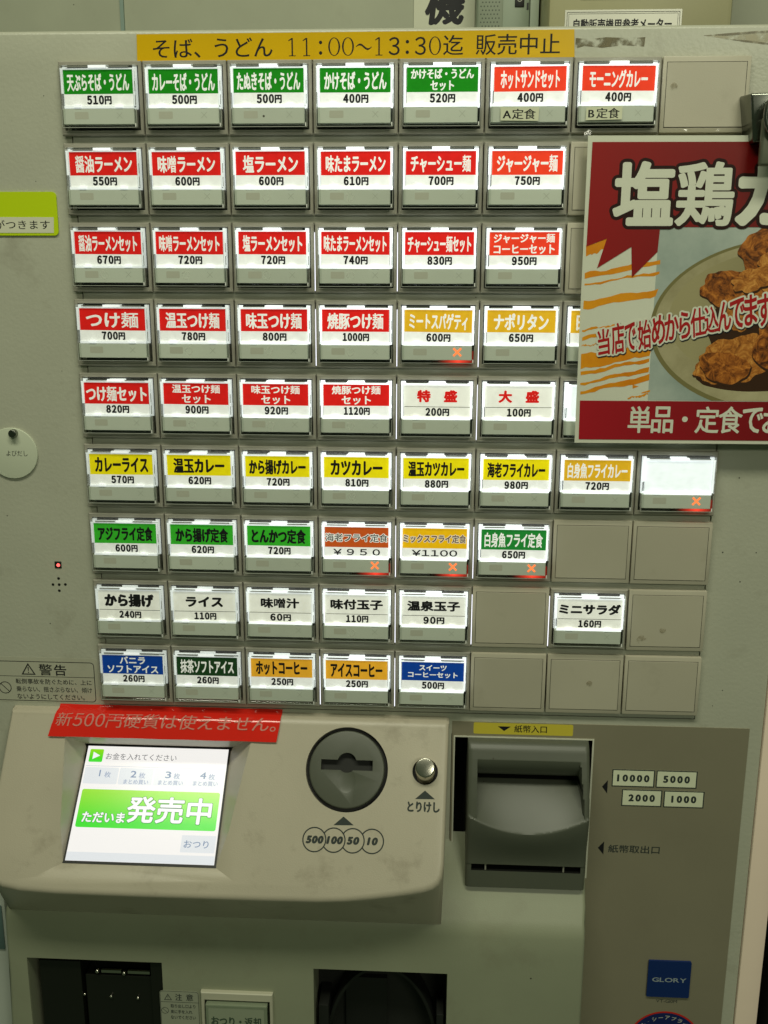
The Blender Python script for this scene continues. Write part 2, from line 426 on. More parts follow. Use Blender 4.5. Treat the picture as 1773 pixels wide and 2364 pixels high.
def mat_redglow():
    m, nt, N, L, P = nodes('red_glow')
    tc = N.new('ShaderNodeTexCoord'); sp = N.new('ShaderNodeSeparateXYZ'); L.new(tc.outputs['Object'], sp.inputs[0])
    mr = N.new('ShaderNodeMapRange'); mr.inputs['From Min'].default_value = .0; mr.inputs['From Max'].default_value = .013
    mr.inputs['To Min'].default_value = 1; mr.inputs['To Max'].default_value = 0
    sb = N.new('ShaderNodeMath'); sb.operation = 'SUBTRACT'; sb.inputs[1].default_value = .0375; L.new(sp.outputs['X'], sb.inputs[0])
    ab = N.new('ShaderNodeMath'); ab.operation = 'ABSOLUTE'; L.new(sb.outputs[0], ab.inputs[0]); L.new(ab.outputs[0], mr.inputs['Value'])
    pw = N.new('ShaderNodeMath'); pw.operation = 'POWER'; pw.inputs[1].default_value = 1.6; L.new(mr.outputs['Result'], pw.inputs[0])
    ml = N.new('ShaderNodeMath'); ml.operation = 'MULTIPLY'; ml.inputs[1].default_value = 1.3; L.new(pw.outputs[0], ml.inputs[0])
    P.inputs['Base Color'].default_value = (.02,.004,.003,1); P.inputs['Roughness'].default_value = .2
    P.inputs['Emission Color'].default_value = (1,.06,.03,1); L.new(ml.outputs[0], P.inputs['Emission Strength']); return m
M_redglow = mat_redglow()
def f_red(bm): bxx(bm, 22.0, 47.0, -8.3, -5, -37.0, -35.75); bxx(bm, 46.0, 46.8, -8.3, -5, -37.0, -30)
ME_red = shared('red_glow', f_red, M_redglow)
def f_card(bm, y=-8.0): flatpoly(bm, [(4.55,-25.4),(45.6,-25.4),(45.6,-5.4),(4.55,-5.4)], y)
ME_card = shared('label_card', f_card, M_card)
def f_band(bm): flatpoly(bm, [(4.7,-18.7),(45.5,-18.7),(45.5,-5.5),(4.7,-5.5)], -8.05)
ME_band = shared('colour_band', f_band, M_card)
def f_rule(bm): flatpoly(bm, [(5,-18.95),(45.3,-18.95),(45.3,-18.65),(5,-18.65)], -8.06)
ME_rule = shared('printed_rule', f_rule, M_inkb)

GR1 = srgb(16,132,12); RED = srgb(226,28,24); ORR = srgb(238,62,34); YEO = srgb(226,176,34); YEL = srgb(240,222,8)
GR2 = srgb(52,172,40); RUS = srgb(196,84,28); AMB = srgb(240,186,12); BLU = srgb(8,62,150); DKG = srgb(24,60,26); COF = srgb(236,172,44); GR3 = srgb(28,130,48); WHT = None
W_, K_ = 'w', 'k'
# (row, col): (lines, price, band colour, ink, share of the card width, english label)
R = {}
def row(r, items):
    for c, it in items.items(): R[(r, c)] = it
row(0, {0:(['天ぷらそば・うどん'],'510円',GR1,W_,.90,'tempura soba or udon'), 1:(['カレーそば・うどん'],'500円',GR1,W_,.90,'curry soba or udon'),
        2:(['たぬきそば・うどん'],'500円',GR1,W_,.90,'tanuki soba or udon'), 3:(['かけそば・うどん'],'400円',GR1,W_,.88,'plain soba or udon'),
        4:(['かけそば・うどん','セット'],'520円',GR1,W_,.88,'plain soba or udon set'), 5:(['ホットサンドセット'],'400円',ORR,W_,.82,'hot sandwich set'),
        6:(['モーニングカレー'],'400円',ORR,W_,.80,'morning curry')})
row(1, {0:(['醤油ラーメン'],'550円',RED,W_,.84,'soy sauce ramen'), 1:(['味噌ラーメン'],'600円',RED,W_,.84,'miso ramen'),
        2:(['塩ラーメン'],'600円',RED,W_,.80,'salt ramen'), 3:(['味たまラーメン'],'610円',RED,W_,.86,'seasoned egg ramen'),
        4:(['チャーシュー麺'],'700円',RED,W_,.86,'roast pork ramen'), 5:(['ジャージャー麺'],'750円',ORR,W_,.86,'jaja noodles')})
row(2, {0:(['醤油ラーメンセット'],'670円',RED,W_,.88,'soy sauce ramen set'), 1:(['味噌ラーメンセット'],'720円',RED,W_,.90,'miso ramen set'),
        2:(['塩ラーメンセット'],'720円',RED,W_,.88,'salt ramen set'), 3:(['味たまラーメンセット'],'740円',RED,W_,.92,'seasoned egg ramen set'),
        4:(['チャーシュー麺セット'],'830円',RED,W_,.92,'roast pork ramen set'), 5:(['ジャージャー麺','コーヒーセット'],'950円',ORR,W_,.88,'jaja noodles and coffee set')})
row(3, {0:(['つけ麺'],'700円',RED,W_,.80,'dipping noodles'), 1:(['温玉つけ麺'],'780円',RED,W_,.82,'soft egg dipping noodles'),
        2:(['味玉つけ麺'],'800円',RED,W_,.84,'seasoned egg dipping noodles'), 3:(['焼豚つけ麺'],'1000円',RED,W_,.84,'grilled pork dipping noodles'),
        4:(['ミートスパゲティ'],'600円',YEO,W_,.86,'meat sauce spaghetti'), 5:(['ナポリタン'],'650円',YEO,W_,.80,'napolitan spaghetti'),
        6:(['日替パスタ'],'600円',YEO,W_,.84,'pasta half hidden by the poster')})
row(4, {0:(['つけ麺セット'],'820円',RED,W_,.94,'dipping noodle set'), 1:(['温玉つけ麺','セット'],'900円',RED,W_,.74,'soft egg dipping noodle set'),
        2:(['味玉つけ麺','セット'],'920円',RED,W_,.74,'seasoned egg dipping noodle set'), 3:(['焼豚つけ麺','セット'],'1120円',RED,W_,.74,'grilled pork dipping noodle set'),
        4:(['特\u3000盛'],'200円',WHT,'r',.61,'extra large serving'), 5:(['大\u3000盛'],'100円',WHT,'r',.61,'large serving'), 6:(None,None,WHT,W_,.8,'blank white label half hidden by the poster')})
row(5, {0:(['カレーライス'],'570円',YEL,K_,.84,'curry rice'), 1:(['温玉カレー'],'620円',YEL,K_,.80,'soft egg curry'),
        2:(['から揚げカレー'],'720円',YEL,K_,.88,'fried chicken curry'), 3:(['カツカレー'],'810円',YEL,K_,.80,'cutlet curry'),
        4:(['温玉カツカレー'],'880円',YEL,K_,.86,'soft egg cutlet curry'), 5:(['海老フライカレー'],'980円',YEL,K_,.88,'fried prawn curry'),
        6:(['白身魚フライカレー'],'720円',YEO,W_,.90,'white fish curry'), 7:(None,None,WHT,W_,.8,'blank glowing label with a lit red cross')})
row(6, {0:(['アジフライ定食'],'600円',GR2,K_,.88,'fried horse mackerel meal'), 1:(['から揚げ定食'],'620円',GR2,K_,.84,'fried chicken meal'),
        2:(['とんかつ定食'],'720円',GR2,K_,.86,'pork cutlet meal'), 3:(['海老フライ定食'],'￥ ９ ５ ０',RUS,'o',.98,'fried prawn meal on a rust band'),
        4:(['ミックスフライ定食'],'￥１１００',AMB,'p',.98,'mixed fry meal on an amber band'), 5:(['白身魚フライ定食'],'650円',GR3,W_,.90,'white fish meal')})
row(7, {0:(['から揚げ'],'240円',WHT,K_,.80,'fried chicken side dish'), 1:(['ライス'],'110円',WHT,K_,.60,'rice'), 2:(['味噌汁'],'60円',WHT,K_,.62,'miso soup'),
        3:(['味付玉子'],'110円',WHT,K_,.84,'seasoned egg'), 4:(['温泉玉子'],'90円',WHT,K_,.84,'hot spring egg'), 6:(['ミニサラダ'],'160円',WHT,K_,.96,'mini salad')})
row(8, {0:(['バニラ','ソフトアイス'],'260円',BLU,W_,.82,'vanilla soft ice cream'), 1:(['抹茶ソフトアイス'],'260円',DKG,W_,.88,'matcha soft ice cream'),
        2:(['ホットコーヒー'],'250円',COF,K_,.84,'hot coffee'), 3:(['アイスコーヒー'],'250円',COF,K_,.84,'iced coffee'), 4:(['スイーツ','コーヒーセット'],'500円',BLU,W_,.78,'sweets and coffee set')})
LIT = {(3,4), (5,7), (6,3), (6,4), (6,5)}
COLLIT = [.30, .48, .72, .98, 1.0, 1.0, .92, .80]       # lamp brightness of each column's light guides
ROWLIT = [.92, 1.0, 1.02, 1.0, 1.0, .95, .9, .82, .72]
PALE = (.80,.80,.74,1)
def two_widths(lines, wf):
    n = max(len(l) for l in lines); return [wf*(len(l)/n if len(l) < n else 1) for l in lines]
BANDNAME = {id(GR1):'green', id(RED):'red', id(ORR):'orange red', id(YEO):'amber', id(YEL):'yellow', id(GR2):'bright green', id(RUS):'rust', id(AMB):'amber',
            id(BLU):'blue', id(DKG):'dark green', id(COF):'orange', id(GR3):'green'}
LAB = []
def tilt_label(b):
    a = random.gauss(0, .0035); dx, dz = random.uniform(-.18,.18)*MM, random.uniform(-.15,.12)*MM
    for o in b.children:
        if o.name.split('.')[0] in ('label_card','colour_band','item_lettering','price_lettering','lettering_outline','printed_rule'):
            o.rotation_euler.y = a; o.location.x += dx; o.location.z += dz + a*.025
def menu_button(r, c, it):
    lines, price, band, inkc, wf, eng = it
    jit = random.uniform(-.35, .35)
    b = put('menu_button', ME_housing, root, (PX*c, 0, -PZ*r))
    band_n = BANDNAME.get(id(band), 'white') if band else 'white'
    b['label'] = (f'backlit menu button with {band_n} label for {eng}' + (f' at {price[:-1]} yen' if price and price.endswith('円') else ''))[:120]
    if 'blank' in eng: b['label'] = 'backlit menu button with ' + eng
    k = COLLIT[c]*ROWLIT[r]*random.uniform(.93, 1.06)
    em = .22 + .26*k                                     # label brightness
    sub('black_tray', ME_tray, b)
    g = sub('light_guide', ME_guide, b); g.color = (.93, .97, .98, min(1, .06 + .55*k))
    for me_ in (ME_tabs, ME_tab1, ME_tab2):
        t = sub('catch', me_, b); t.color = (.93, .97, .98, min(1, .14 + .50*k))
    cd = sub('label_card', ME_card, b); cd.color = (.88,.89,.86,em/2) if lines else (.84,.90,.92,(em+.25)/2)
    if lines and band is None: cd.color = (.86,.86,.78,em*.95/2)
    sub('clear_cap', ME_cap, b); sub('cover_pane', ME_pane, b); sub('cap_ridge', ME_ridge, b)
    sub('lower_strip', ME_strip, b); sub('sensor_window', ME_sens, b)
    lit = (r, c) in LIT
    sub('cross_mark', ME_crosslit if lit else ME_cross, b)
    if lit: sub('red_glow', ME_red, b)
    if not lines: return b
    if band is not None:
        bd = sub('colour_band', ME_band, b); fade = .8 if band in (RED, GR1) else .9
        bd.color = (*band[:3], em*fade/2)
    else: sub('printed_rule', ME_rule, b)
    mid = 25.1 + jit*.3; cw = 40.8
    rows = []
    if len(lines) == 1:
        hgt = 9.8 if band is not None else 9.2
        if len(lines[0]) >= 7 and inkc in 'op': hgt = 5.4
        if inkc == 'r': hgt = 7.8
        if lines[0] == 'ライス' or lines[0] in ('味噌汁','味付玉子','温泉玉子','ミニサラダ'): hgt = 7.2
        w = cw*wf; zc = -12.4 if band is not None else -12.2
        rows.append((lines[0], mid-w/2, mid+w/2, zc-hgt/2, zc+hgt/2))
    else:
        ws = two_widths(lines, wf); h2 = 5.4
        if lines[0] == 'スイーツ': h2 = 4.0; ws = [.44, .80]
        if lines[0] == 'バニラ': ws = [.42, .84]
        for q, l in enumerate(lines):
            w = cw*ws[q]; zc = -9.0 if q == 0 else -15.3
            if h2 == 4.0: zc = -9.6 if q == 0 else -14.6
            rows.append((l, mid-w/2, mid+w/2, zc-h2/2, zc+h2/2))
    bold = .036 + (.018 if band is None else 0)
    if len(lines) > 1: bold = .038
    if inkc in 'op':
        o = text('lettering_outline', rows, fr_xz(-8.08), M_litink, b, sub, bold=.025, extra=.42, hor=1.0)
        if inkc == 'o':
            o.color = (.85,.86,.8,em/2)
            text('item_lettering', rows, fr_xz(-8.13), M_inkb, b, sub, bold=.025, hor=1.0)
        else:
            o.color = (.75,.70,.55,em*.8/2)
            text('item_lettering', rows, fr_xz(-8.13), ink('ink_brown', srgb(120,50,20)), b, sub, bold=.022, hor=1.0)
    elif inkc == 'r':
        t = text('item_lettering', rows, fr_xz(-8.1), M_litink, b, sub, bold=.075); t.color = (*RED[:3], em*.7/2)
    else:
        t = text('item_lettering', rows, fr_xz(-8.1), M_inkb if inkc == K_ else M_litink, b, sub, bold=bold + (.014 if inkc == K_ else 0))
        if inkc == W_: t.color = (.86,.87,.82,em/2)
    # price
    if price.startswith('￥'):
        w = 30.0 if ' ' in price else 29.0
        text('price_lettering', [(price, mid-w/2, mid+w/2, -24.0, -19.8)], fr_xz(-8.1), M_inkb, b, sub, key=price, bold=.035, mono=.66)
    else:
        price = ''.join(chr(ord(q)+0xFEE0) if q.isdigit() else q for q in price)
        w = {5: 16.2, 4: 14.6, 3: 13.6}[len(price)]
        x0 = mid - w/2 + .3
        text('price_lettering', [(price, x0, x0+w, -24.5, -19.4)], fr_xz(-8.1), M_inkb, b, sub, bold=.07, mono=.80, dig=1.2, key=price+str(round(x0,1)))
    return b
BUT = {}
for (r, c), it in R.items():
    BUT[(r, c)] = menu_button(r, c, it); tilt_label(BUT[(r, c)])
def f_edge(bm):  # pale lines added for the light streaks in the lower clear rim
    bxx(bm, 2.8, 47.2, -9.32, -9.0, -37.35, -37.05)
    bxx(bm, 2.7, 2.98, -9.32, -9.0, -37.0, -27.0); bxx(bm, 47.02, 47.3, -9.32, -9.0, -37.0, -27.0)
ME_edge = shared('rim_streak', f_edge, plastic('rim_streak_grey', (.42,.44,.38,1), .12))
def f_glint(bm): bxx(bm, 46.1, 46.7, -9.4, -9.0, -36.9, -35.0)  # small pale bar, the corner glint put into its colour
ME_glint = shared('rim_glint', f_glint, plastic('painted_glint', (.85,.85,.8,1), .2))
for b_ in BUT.values():
    sub('rim_streak', ME_edge, b_); sub('rim_glint', ME_glint, b_)
# rings of old glue left on some strips
def mat_film(name, col, lo, hi, scale, alpha, rough=.4):
    m, nt, N, L, P = nodes(name); P.inputs['Base Color'].default_value = col; P.inputs['Roughness'].default_value = rough
    g = N.new('ShaderNodeNewGeometry'); n = N.new('ShaderNodeTexNoise'); n.inputs['Scale'].default_value = scale; n.inputs['Detail'].default_value = 7
    L.new(g.outputs['Position'], n.inputs['Vector'])
    r = N.new('ShaderNodeMapRange'); r.inputs['From Min'].default_value = lo; r.inputs['From Max'].default_value = hi; r.inputs['To Max'].default_value = alpha
    L.new(n.outputs['Fac'], r.inputs['Value']); L.new(r.outputs['Result'], P.inputs['Alpha']); return m
M_glue = mat_film('old_glue', (.85,.87,.78,1), .35, .6, 300, .55)
def f_ring(bm): 
    outer = [(21.9+2.5*math.cos(a)*(1+.06*math.sin(3*a)), -31.2+2.6*math.sin(a)) for a in [2*math.pi*k/28 for k in range(28)]]
    inner = [(21.9+1.6*math.cos(a), -31.2+1.5*math.sin(a)) for a in [2*math.pi*k/28 for k in range(28)]]
    A = [bm.verts.new((p[0], -8.66, p[1])) for p in outer]; B = [bm.verts.new((p[0], -8.66, p[1])) for p in inner]
    for k in range(28): bm.faces.new([A[k], A[(k+1)%28], B[(k+1)%28], B[k]])
ME_ring = shared('glue_ring', f_ring, M_glue)
for rc in ((1,2),(1,3),(2,0),(2,1),(2,2),(2,3),(3,1),(3,2),(3,3),(4,1),(4,2),(4,3),(5,3),(5,4),(5,5),(7,3)):
    sub('glue_ring', ME_ring, BUT[rc], (random.uniform(-.4,.4), 0, random.uniform(-.3,.3)))

# ---- blank covers
def f_blank(bm):
    bxx(bm, HX0, HX1, -4.3, 2.0, -MH, 0, .6, 2)
ME_blank = shared('blank_cover', f_blank, M_blank, 40)
def f_inset(bm):
    ring_bm(bm, (2.5, 47.5, -38.2, -3.0), (2.75, 47.25, -37.95, -3.25), -4.36, -4.2)
ME_inset = shared('panel_groove', f_inset, M_line)
def f_inpan(bm): bxx(bm, 2.85, 47.15, -4.6, -4.25, -37.85, -3.35, .1, 1)
ME_inpan = shared('cover_plate', f_inpan, M_blank)
for r, c in [(0,7),(1,6),(1,7),(2,6),(2,7),(3,7),(4,7),(6,6),(6,7),(7,5),(7,7),(8,5),(8,6),(8,7)]:
    o = put('blank_cover', ME_blank, root, (PX*c + random.uniform(-.12,.12), random.uniform(-.25,.2), -PZ*r + random.uniform(-.15,.15)))
    o.rotation_euler = (random.uniform(-.004,.004), random.uniform(-.0025,.0025), random.uniform(-.004,.004))
    sub('panel_groove', ME_inset, o); sub('cover_plate', ME_inpan, o)

# ---- backlight seen through the slits between the middle columns
M_leak = ink('slit_light', (.92,.93,1,1), emis=1.6)
def slit(x, r):
    bm = bmesh.new(); flatpoly(bm, [(x-.24,-PZ*r-MH+1.0),(x+.24,-PZ*r-MH+1.0),(x+.2,-PZ*r-5.5),(x-.2,-PZ*r-5.5)], -2.4)
    put('backlight_slit', mesh_from(bm, 'backlight_slit', M_leak), root)
for x, rs in ((150, (2,3,8)), (200, (2,3,4,5,6,7,8)), (250, (3,4,6,7)), (300, (7,))):
    for r in rs: slit(x, r)

# ---- lamp, loudspeaker holes
box('indicator_socket', -26.2, -21.6, -.5, .6, -310.2, -305.6, M_black, root, bev=.3)
M_led = ink('red_indicator', (1,.12,.10,1), emis=2.2); M_led.cycles.emission_sampling = 'AUTO'
bm = bmesh.new(); bmesh.ops.create_uvsphere(bm, u_segments=16, v_segments=8, radius=1.15)
for v in bm.verts: v.co += Vector((-23.6, -.5, -308.0))
put('indicator_lamp', mesh_from(bm, 'indicator_lamp', M_led, 60), root)
for x, z in ((-24.3,-317.4), (-28.4,-321.7), (-24.2,-321.7), (-20.0,-321.5), (-24.4,-325.9)):
    sheet('speaker_hole', circ(x, z, .95, 14), -.06, .03, M_black, root)

# ---- warning label printed left of the lowest row
def outline(bm, outer, inner, y):
    n = len(outer); A = [bm.verts.new((p[0], y, p[1])) for p in outer]; B = [bm.verts.new((p[0], y, p[1])) for p in inner]
    for k in range(n): bm.faces.new([A[k], A[(k+1)%n], B[(k+1)%n], B[k]])
def frame_line(bm, x0, x1, z0, z1, r, t, y): outline(bm, rrect(x0,x1,z0,z1,r), rrect(x0+t,x1-t,z0+t,z1-t,r-t*.9), y)
def circ_line(bm, cx, cz, r, t, y, n=48): outline(bm, circ(cx,cz,r,n), circ(cx,cz,r-t,n), y)
def bar(bm, p, q, t, y):
    d = Vector((q[0]-p[0], q[1]-p[1])).normalized(); n = Vector((-d.y, d.x))*t/2
    flatpoly(bm, [(p[0]+n.x,p[1]+n.y),(q[0]+n.x,q[1]+n.y),(q[0]-n.x,q[1]-n.y),(p[0]-n.x,p[1]-n.y)], y)
M_decal = plastic('warning_film', (.44,.44,.34,1), .3, mott=.04, dirt=.25)
wl = sheet('warning_label', rrect(-108, -1.9, -406.6, -373.7, 2.5), -.12, .1, M_decal, root, 'black printed falling hazard warning sticker')
bm = bmesh.new(); frame_line(bm, -104, -4.4, -405.6, -376.6, 2.6, .5, -.15); bar(bm, (-103.8,-387.6), (-4.6,-387.6), .35, -.155)
def warn_tri(bm, xa, xb, za, zb, y, t):
    xm = (xa+xb)/2; outer = [(xa,za),(xb,za),(xm,zb)]; cx, cz = xm, za+(zb-za)/3
    k = 1 - t*3.2/(zb-za); outline(bm, outer, [(cx+(x-cx)*k, cz+(z-cz)*k) for x, z in outer], y)
    h = zb-za; flatpoly(bm, [(xm-.05*h,za+h*.66),(xm+.05*h,za+h*.66),(xm+.025*h,za+h*.3),(xm-.025*h,za+h*.3)], y)
    flatpoly(bm, circ(xm, za+h*.19, .05*h, 10), y)
warn_tri(bm, -55.2, -45.2, -386.4, -377.9, -.16, .75)
circ_line(bm, -67.4, -396.2, 4.4, .55, -.16); bar(bm, (-70.4,-393.2), (-64.4,-399.2), .5, -.165)
child_world(put('printed_symbols', raw_mesh(bm, 'printed_symbols', M_inkb), None), wl)
child_world(text('warning_lettering', [('警', -42.9,-33.6,-386.7,-378.4), ('告', -32.3,-23.8,-386.7,-378.6)], fr_xz(-.16), M_inkb, None, bold=.02), wl)
child_world(text('warning_lettering', [('転倒事故を防ぐために、上に', -59.7,-6.9,-393.2,-389.3), ('乗らない、揺さぶらない、傾け', -59.6,-6.9,-398.9,-394.9), ('ないようにしてください。', -59.4,-12.3,-404.3,-400.4)],
     fr_xz(-.16), M_inkb, None, bold=.012), wl)

# ================================================================== CONSOLE (coin side)
TA = math.radians(30); FO = Vector((0, -7.6, -411.0))
FD = Vector((0, -math.sin(TA), -math.cos(TA))); FN = Vector((0, -math.cos(TA), math.sin(TA)))
def face_pt(x, t, w=0): return FO + Vector((x,0,0)) + FD*t + FN*w
def fr_face(w0=0): return lambda u, v, w: tuple(face_pt(u, -v, w0 + w))
def bake(o, smooth=30):
    bpy.context.view_layer.update()
    dg = bpy.context.evaluated_depsgraph_get()
    me = bpy.data.meshes.new_from_object(o.evaluated_get(dg)); old = o.data
    o.modifiers.clear(); o.data = me; me.name = old.name
    if smooth:
        for p in me.polygons: p.use_smooth = True
        me.set_sharp_from_angle(angle=math.radians(smooth))
def cut(o, cutter):
    m = o.modifiers.new('cut', 'BOOLEAN'); m.operation = 'DIFFERENCE'; m.object = cutter; m.solver = 'EXACT'
    bake(o, 32); bpy.data.objects.remove(cutter)
xl = -65.0
faceP = [(xl+3.5,-0.5), (234.5,-0.5), (236.7,1.5), (235.6,45), (234.3,88)]
lipP = [(234.3,88),(233.2,95),(231.0,99.5),(227.5,102.5),(222,104.6),(212,106.6),(200,108.6),(187,110.4),(172,112.2),(155,113.2),(120,113.6),(43,113.8),(-16,113.6),(-40,112.6),(-52,110.5),(-60,106.5),(-64.2,100),(-66,90)]
bm = bmesh.new()
F = [bm.verts.new(face_pt(*p)) for p in faceP[:4]] + [bm.verts.new(face_pt(*p)) for p in lipP]
Ftl = F[0]
n_side = 4
lipV = F[n_side:]
Cr = []
for (x, t) in lipP:
    xx = min(x, 232.6); 
    if x > 222: xx = 222 + (x-222)*.93
    Cr.append(bm.verts.new((xx, -26.0, -551.0)))
# right wall (ngon), crease row, left wall
bR_top = bm.verts.new((236.7, 3, -410.0)); bR_bot = bm.verts.new((234.5, 3, -551.0))
bL_top = bm.verts.new((xl+1.5, 3, -410.0)); bL_bot = bm.verts.new((-67, 3, -551.0))
bTR = bm.verts.new((234.5, 3, -411.43+2.6)); bTL = bm.verts.new((xl+3.5, 3, -411.43+2.6))
bm.faces.new(F[:n_side] + lipV)                                     # sloping face
bm.faces.new([F[2], F[3], lipV[0], Cr[0], bR_bot, bR_top])          # right wall
bm.faces.new([F[1], F[2], bR_top, bTR])
bm.faces.new([F[0], F[1], bTR, bTL])
bm.faces.new([F[0], bTL, bL_top, lipV[-1]])
bm.faces.new([lipV[-1], bL_top, bL_bot, Cr[-1]])
for k in range(len(lipV)-1): bm.faces.new([lipV[k], lipV[k+1], Cr[k+1], Cr[k]])
bm.faces.new(Cr + [bL_bot, bR_bot]); bm.faces.new([bTR, bR_top, bR_bot, bL_bot, bL_top, bTL])
bmesh.ops.recalc_face_normals(bm, faces=bm.faces)
bmesh.ops.triangulate(bm, faces=[f for f in bm.faces if len(f.verts) > 4 and abs(f.normal.y) < .2])
fe = [e for e in bm.edges if all(v in set(F) for v in e.verts) and len(e.link_faces) == 2 and e.calc_face_angle(0) > .3]
bmesh.ops.bevel(bm, geom=fe, offset=4.2, segments=5, affect='EDGES', profile=.55, clamp_overlap=True)
console = put('coin_console', mesh_from(bm, 'coin_console', M_mould, 32), root)
# screen recess
SO = Vector((-13.7, 4.0, -440.2)); SA = math.radians(45)
SD = Vector((0, -math.sin(SA), -math.cos(SA))); SN = Vector((0, -math.cos(SA), math.sin(SA)))
def scr(u, v, w=0): return SO + Vector((u,0,0)) + SD*v + SN*w
inner = [scr(-1.2,-1.2,-.6), scr(99.8,-1.2,-.6), scr(99.8,78.2,-.6), scr(-1.2,78.2,-.6)]
outer = [face_pt(-22,14.7), face_pt(105.1,12.8), face_pt(100.2,103.4), face_pt(-30.5,103.8)]
far = [p + (q-p)*1.5 for p, q in zip(inner, outer)]
deep = [p - SN*6 for p in inner]
bm = bmesh.new()
Ls = [[bm.verts.new(p) for p in L_] for L_ in (deep, inner, far)]
bm.faces.new(Ls[0][::-1]); bm.faces.new(Ls[2])
for A, B in ((Ls[0], Ls[1]), (Ls[1], Ls[2])):
    for k in range(4): bm.faces.new([A[k], A[(k+1)%4], B[(k+1)%4], B[k]])
bmesh.ops.triangulate(bm, faces=bm.faces)
cut(console, put('cutter', mesh_from(bm, 'cutter', M_mould)))
def cyl_bm(bm, frame, cu, cv, r, w0, w1, n=64, bev=0):
    A = [bm.verts.new(frame(cu+r*math.cos(2*math.pi*k/n), cv+r*math.sin(2*math.pi*k/n), w0)) for k in range(n)]
    rr = r-bev
    B = [bm.verts.new(frame(cu+r*math.cos(2*math.pi*k/n), cv+r*math.sin(2*math.pi*k/n), w1-bev)) for k in range(n)]
    rings = [A, B]
    if bev:
        for a in (30, 60, 90):
            q = math.radians(a); r2 = r - bev*(1-math.cos(q)); w2 = w1-bev+bev*math.sin(q)
            rings.append([bm.verts.new(frame(cu+r2*math.cos(2*math.pi*k/n), cv+r2*math.sin(2*math.pi*k/n), w2)) for k in range(n)])
    for P_, Q_ in zip(rings, rings[1:]):
        for k in range(n): bm.faces.new([P_[k], P_[(k+1)%n], Q_[(k+1)%n], Q_[k]])
    bm.faces.new(A[::-1]); bm.faces.new(rings[-1])
FF = fr_face()
bm = bmesh.new(); cyl_bm(bm, FF, 169.5, -31.2, 27.2, -7, 5, 96); cut(console, put('cutter', mesh_from(bm, 'cutter', M_mould)))
bm = bmesh.new(); cyl_bm(bm, FF, 221.2, -31.2, 8.4, -7, 5, 48); cut(console, put('cutter', mesh_from(bm, 'cutter', M_mould)))
# liners and coin slot disc
bm = bmesh.new(); cyl_bm(bm, FF, 169.5, -31.2, 27.6, -9, -5.5, 64); put('slot_socket', mesh_from(bm, 'slot_socket', M_black), root)
bm = bmesh.new(); cyl_bm(bm, FF, 221.2, -31.2, 8.8, -9, -5.5, 48); put('button_socket', mesh_from(bm, 'button_socket', M_black), root)
bm = bmesh.new(); cyl_bm(bm, FF, 169.5, -31.2, 24.9, -6.5, .9, 96, 1.0)
disc = put('coin_slot', mesh_from(bm, 'coin_slot', M_greyp, 40), root)
bm = bmesh.new()
def fbox(bm, u0, u1, v0, v1, w0, w1, fr=FF):
    vs = [bm.verts.new(fr(x, y, z)) for x in (u0,u1) for y in (v0,v1) for z in (w0,w1)]
    for f in ((0,1,3,2),(4,6,7,5),(0,4,5,1),(2,3,7,6),(0,2,6,4),(1,5,7,3)): bm.faces.new([vs[i] for i in f])
fbox(bm, 152.4, 186.6, -31.8, -25.2, -4.5, 5); cut(disc, put('cutter', mesh_from(bm, 'cutter', M_greyp)))
bm = bmesh.new(); cyl_bm(bm, FF, 169.5, -27.0, 6.4, -4.5, 5, 40); cut(disc, put('cutter', mesh_from(bm, 'cutter', M_greyp)))
bm = bmesh.new(); bmesh.ops.create_uvsphere(bm, u_segments=32, v_segments=20, radius=1)
for v in bm.verts:
    p = v.co.copy(); v.co = Vector(FF(169.5+p.x*7.5, -38.5+p.y*9.5, 2.0+p.z*1.9))
cut(disc, put('cutter', mesh_from(bm, 'cutter', M_greyp)))
bm = bmesh.new(); fbox(bm, 152.0, 187.0, -33.4, -20.4, -4.9, -4.3); child_world(put('slot_interior', mesh_from(bm, 'slot_interior', M_void), None), disc)
# cancel knob
KD = (FN + Vector((0, 0, .38))).normalized()
def fr_knob(u, v, w): return tuple(face_pt(221.2+u, 31.0-v, 0) + KD*w)
bm = bmesh.new(); cyl_bm(bm, fr_knob, 0, -.6, 6.3, -5, 10.0, 48, .8)
knob = put('cancel_button', mesh_from(bm, 'cancel_button', M_steel, 50), root)
# printed marks on the console
def ftri(bm, pts, w=.08): bm.faces.new([bm.verts.new(FF(u, -t, w)) for u, t in pts])
for tri in ([(168.6,60.9),(162.2,66.5),(175.4,66.2)], [(221.3,43.2),(214.9,48.7),(227.9,48.5)]):
    bm = bmesh.new(); ftri(bm, tri); put('printed_arrow', raw_mesh(bm, 'printed_arrow', M_inkg), root)
cs = [(150.2,75.7),(162.7,75.7),(175.1,75.7),(187.6,75.7)]
for q, (u, t) in enumerate(cs):
    n = 64; r0, r1 = 7.85, 7.05; bm = bmesh.new()
    prev = cs[q-1] if q else None
    for k in range(n):
        a0, a1 = 2*math.pi*k/n, 2*math.pi*(k+1)/n; am = (a0+a1)/2
        if prev and math.hypot(u+r0*math.cos(am)-prev[0], r0*math.sin(am)) < 7.6: continue
        bm.faces.new([bm.verts.new(FF(u+r*math.cos(a), -t+r*math.sin(a), .08)) for r, a in ((r0,a0),(r0,a1),(r1,a1),(r1,a0))])
    put('coin_circle', raw_mesh(bm, 'coin_circle', M_inkg), root)
text('coin_lettering', [('500',144.6,155.6,-78.2,-73.2), ('100',158.0,168.2,-78.2,-73.2), ('50',171.2,178.8,-78.2,-73.2), ('10',184.3,190.8,-78.2,-73.2)],
     fr_face(.09), M_inkg, root, bold=.10, mono=.60, shear=.2)
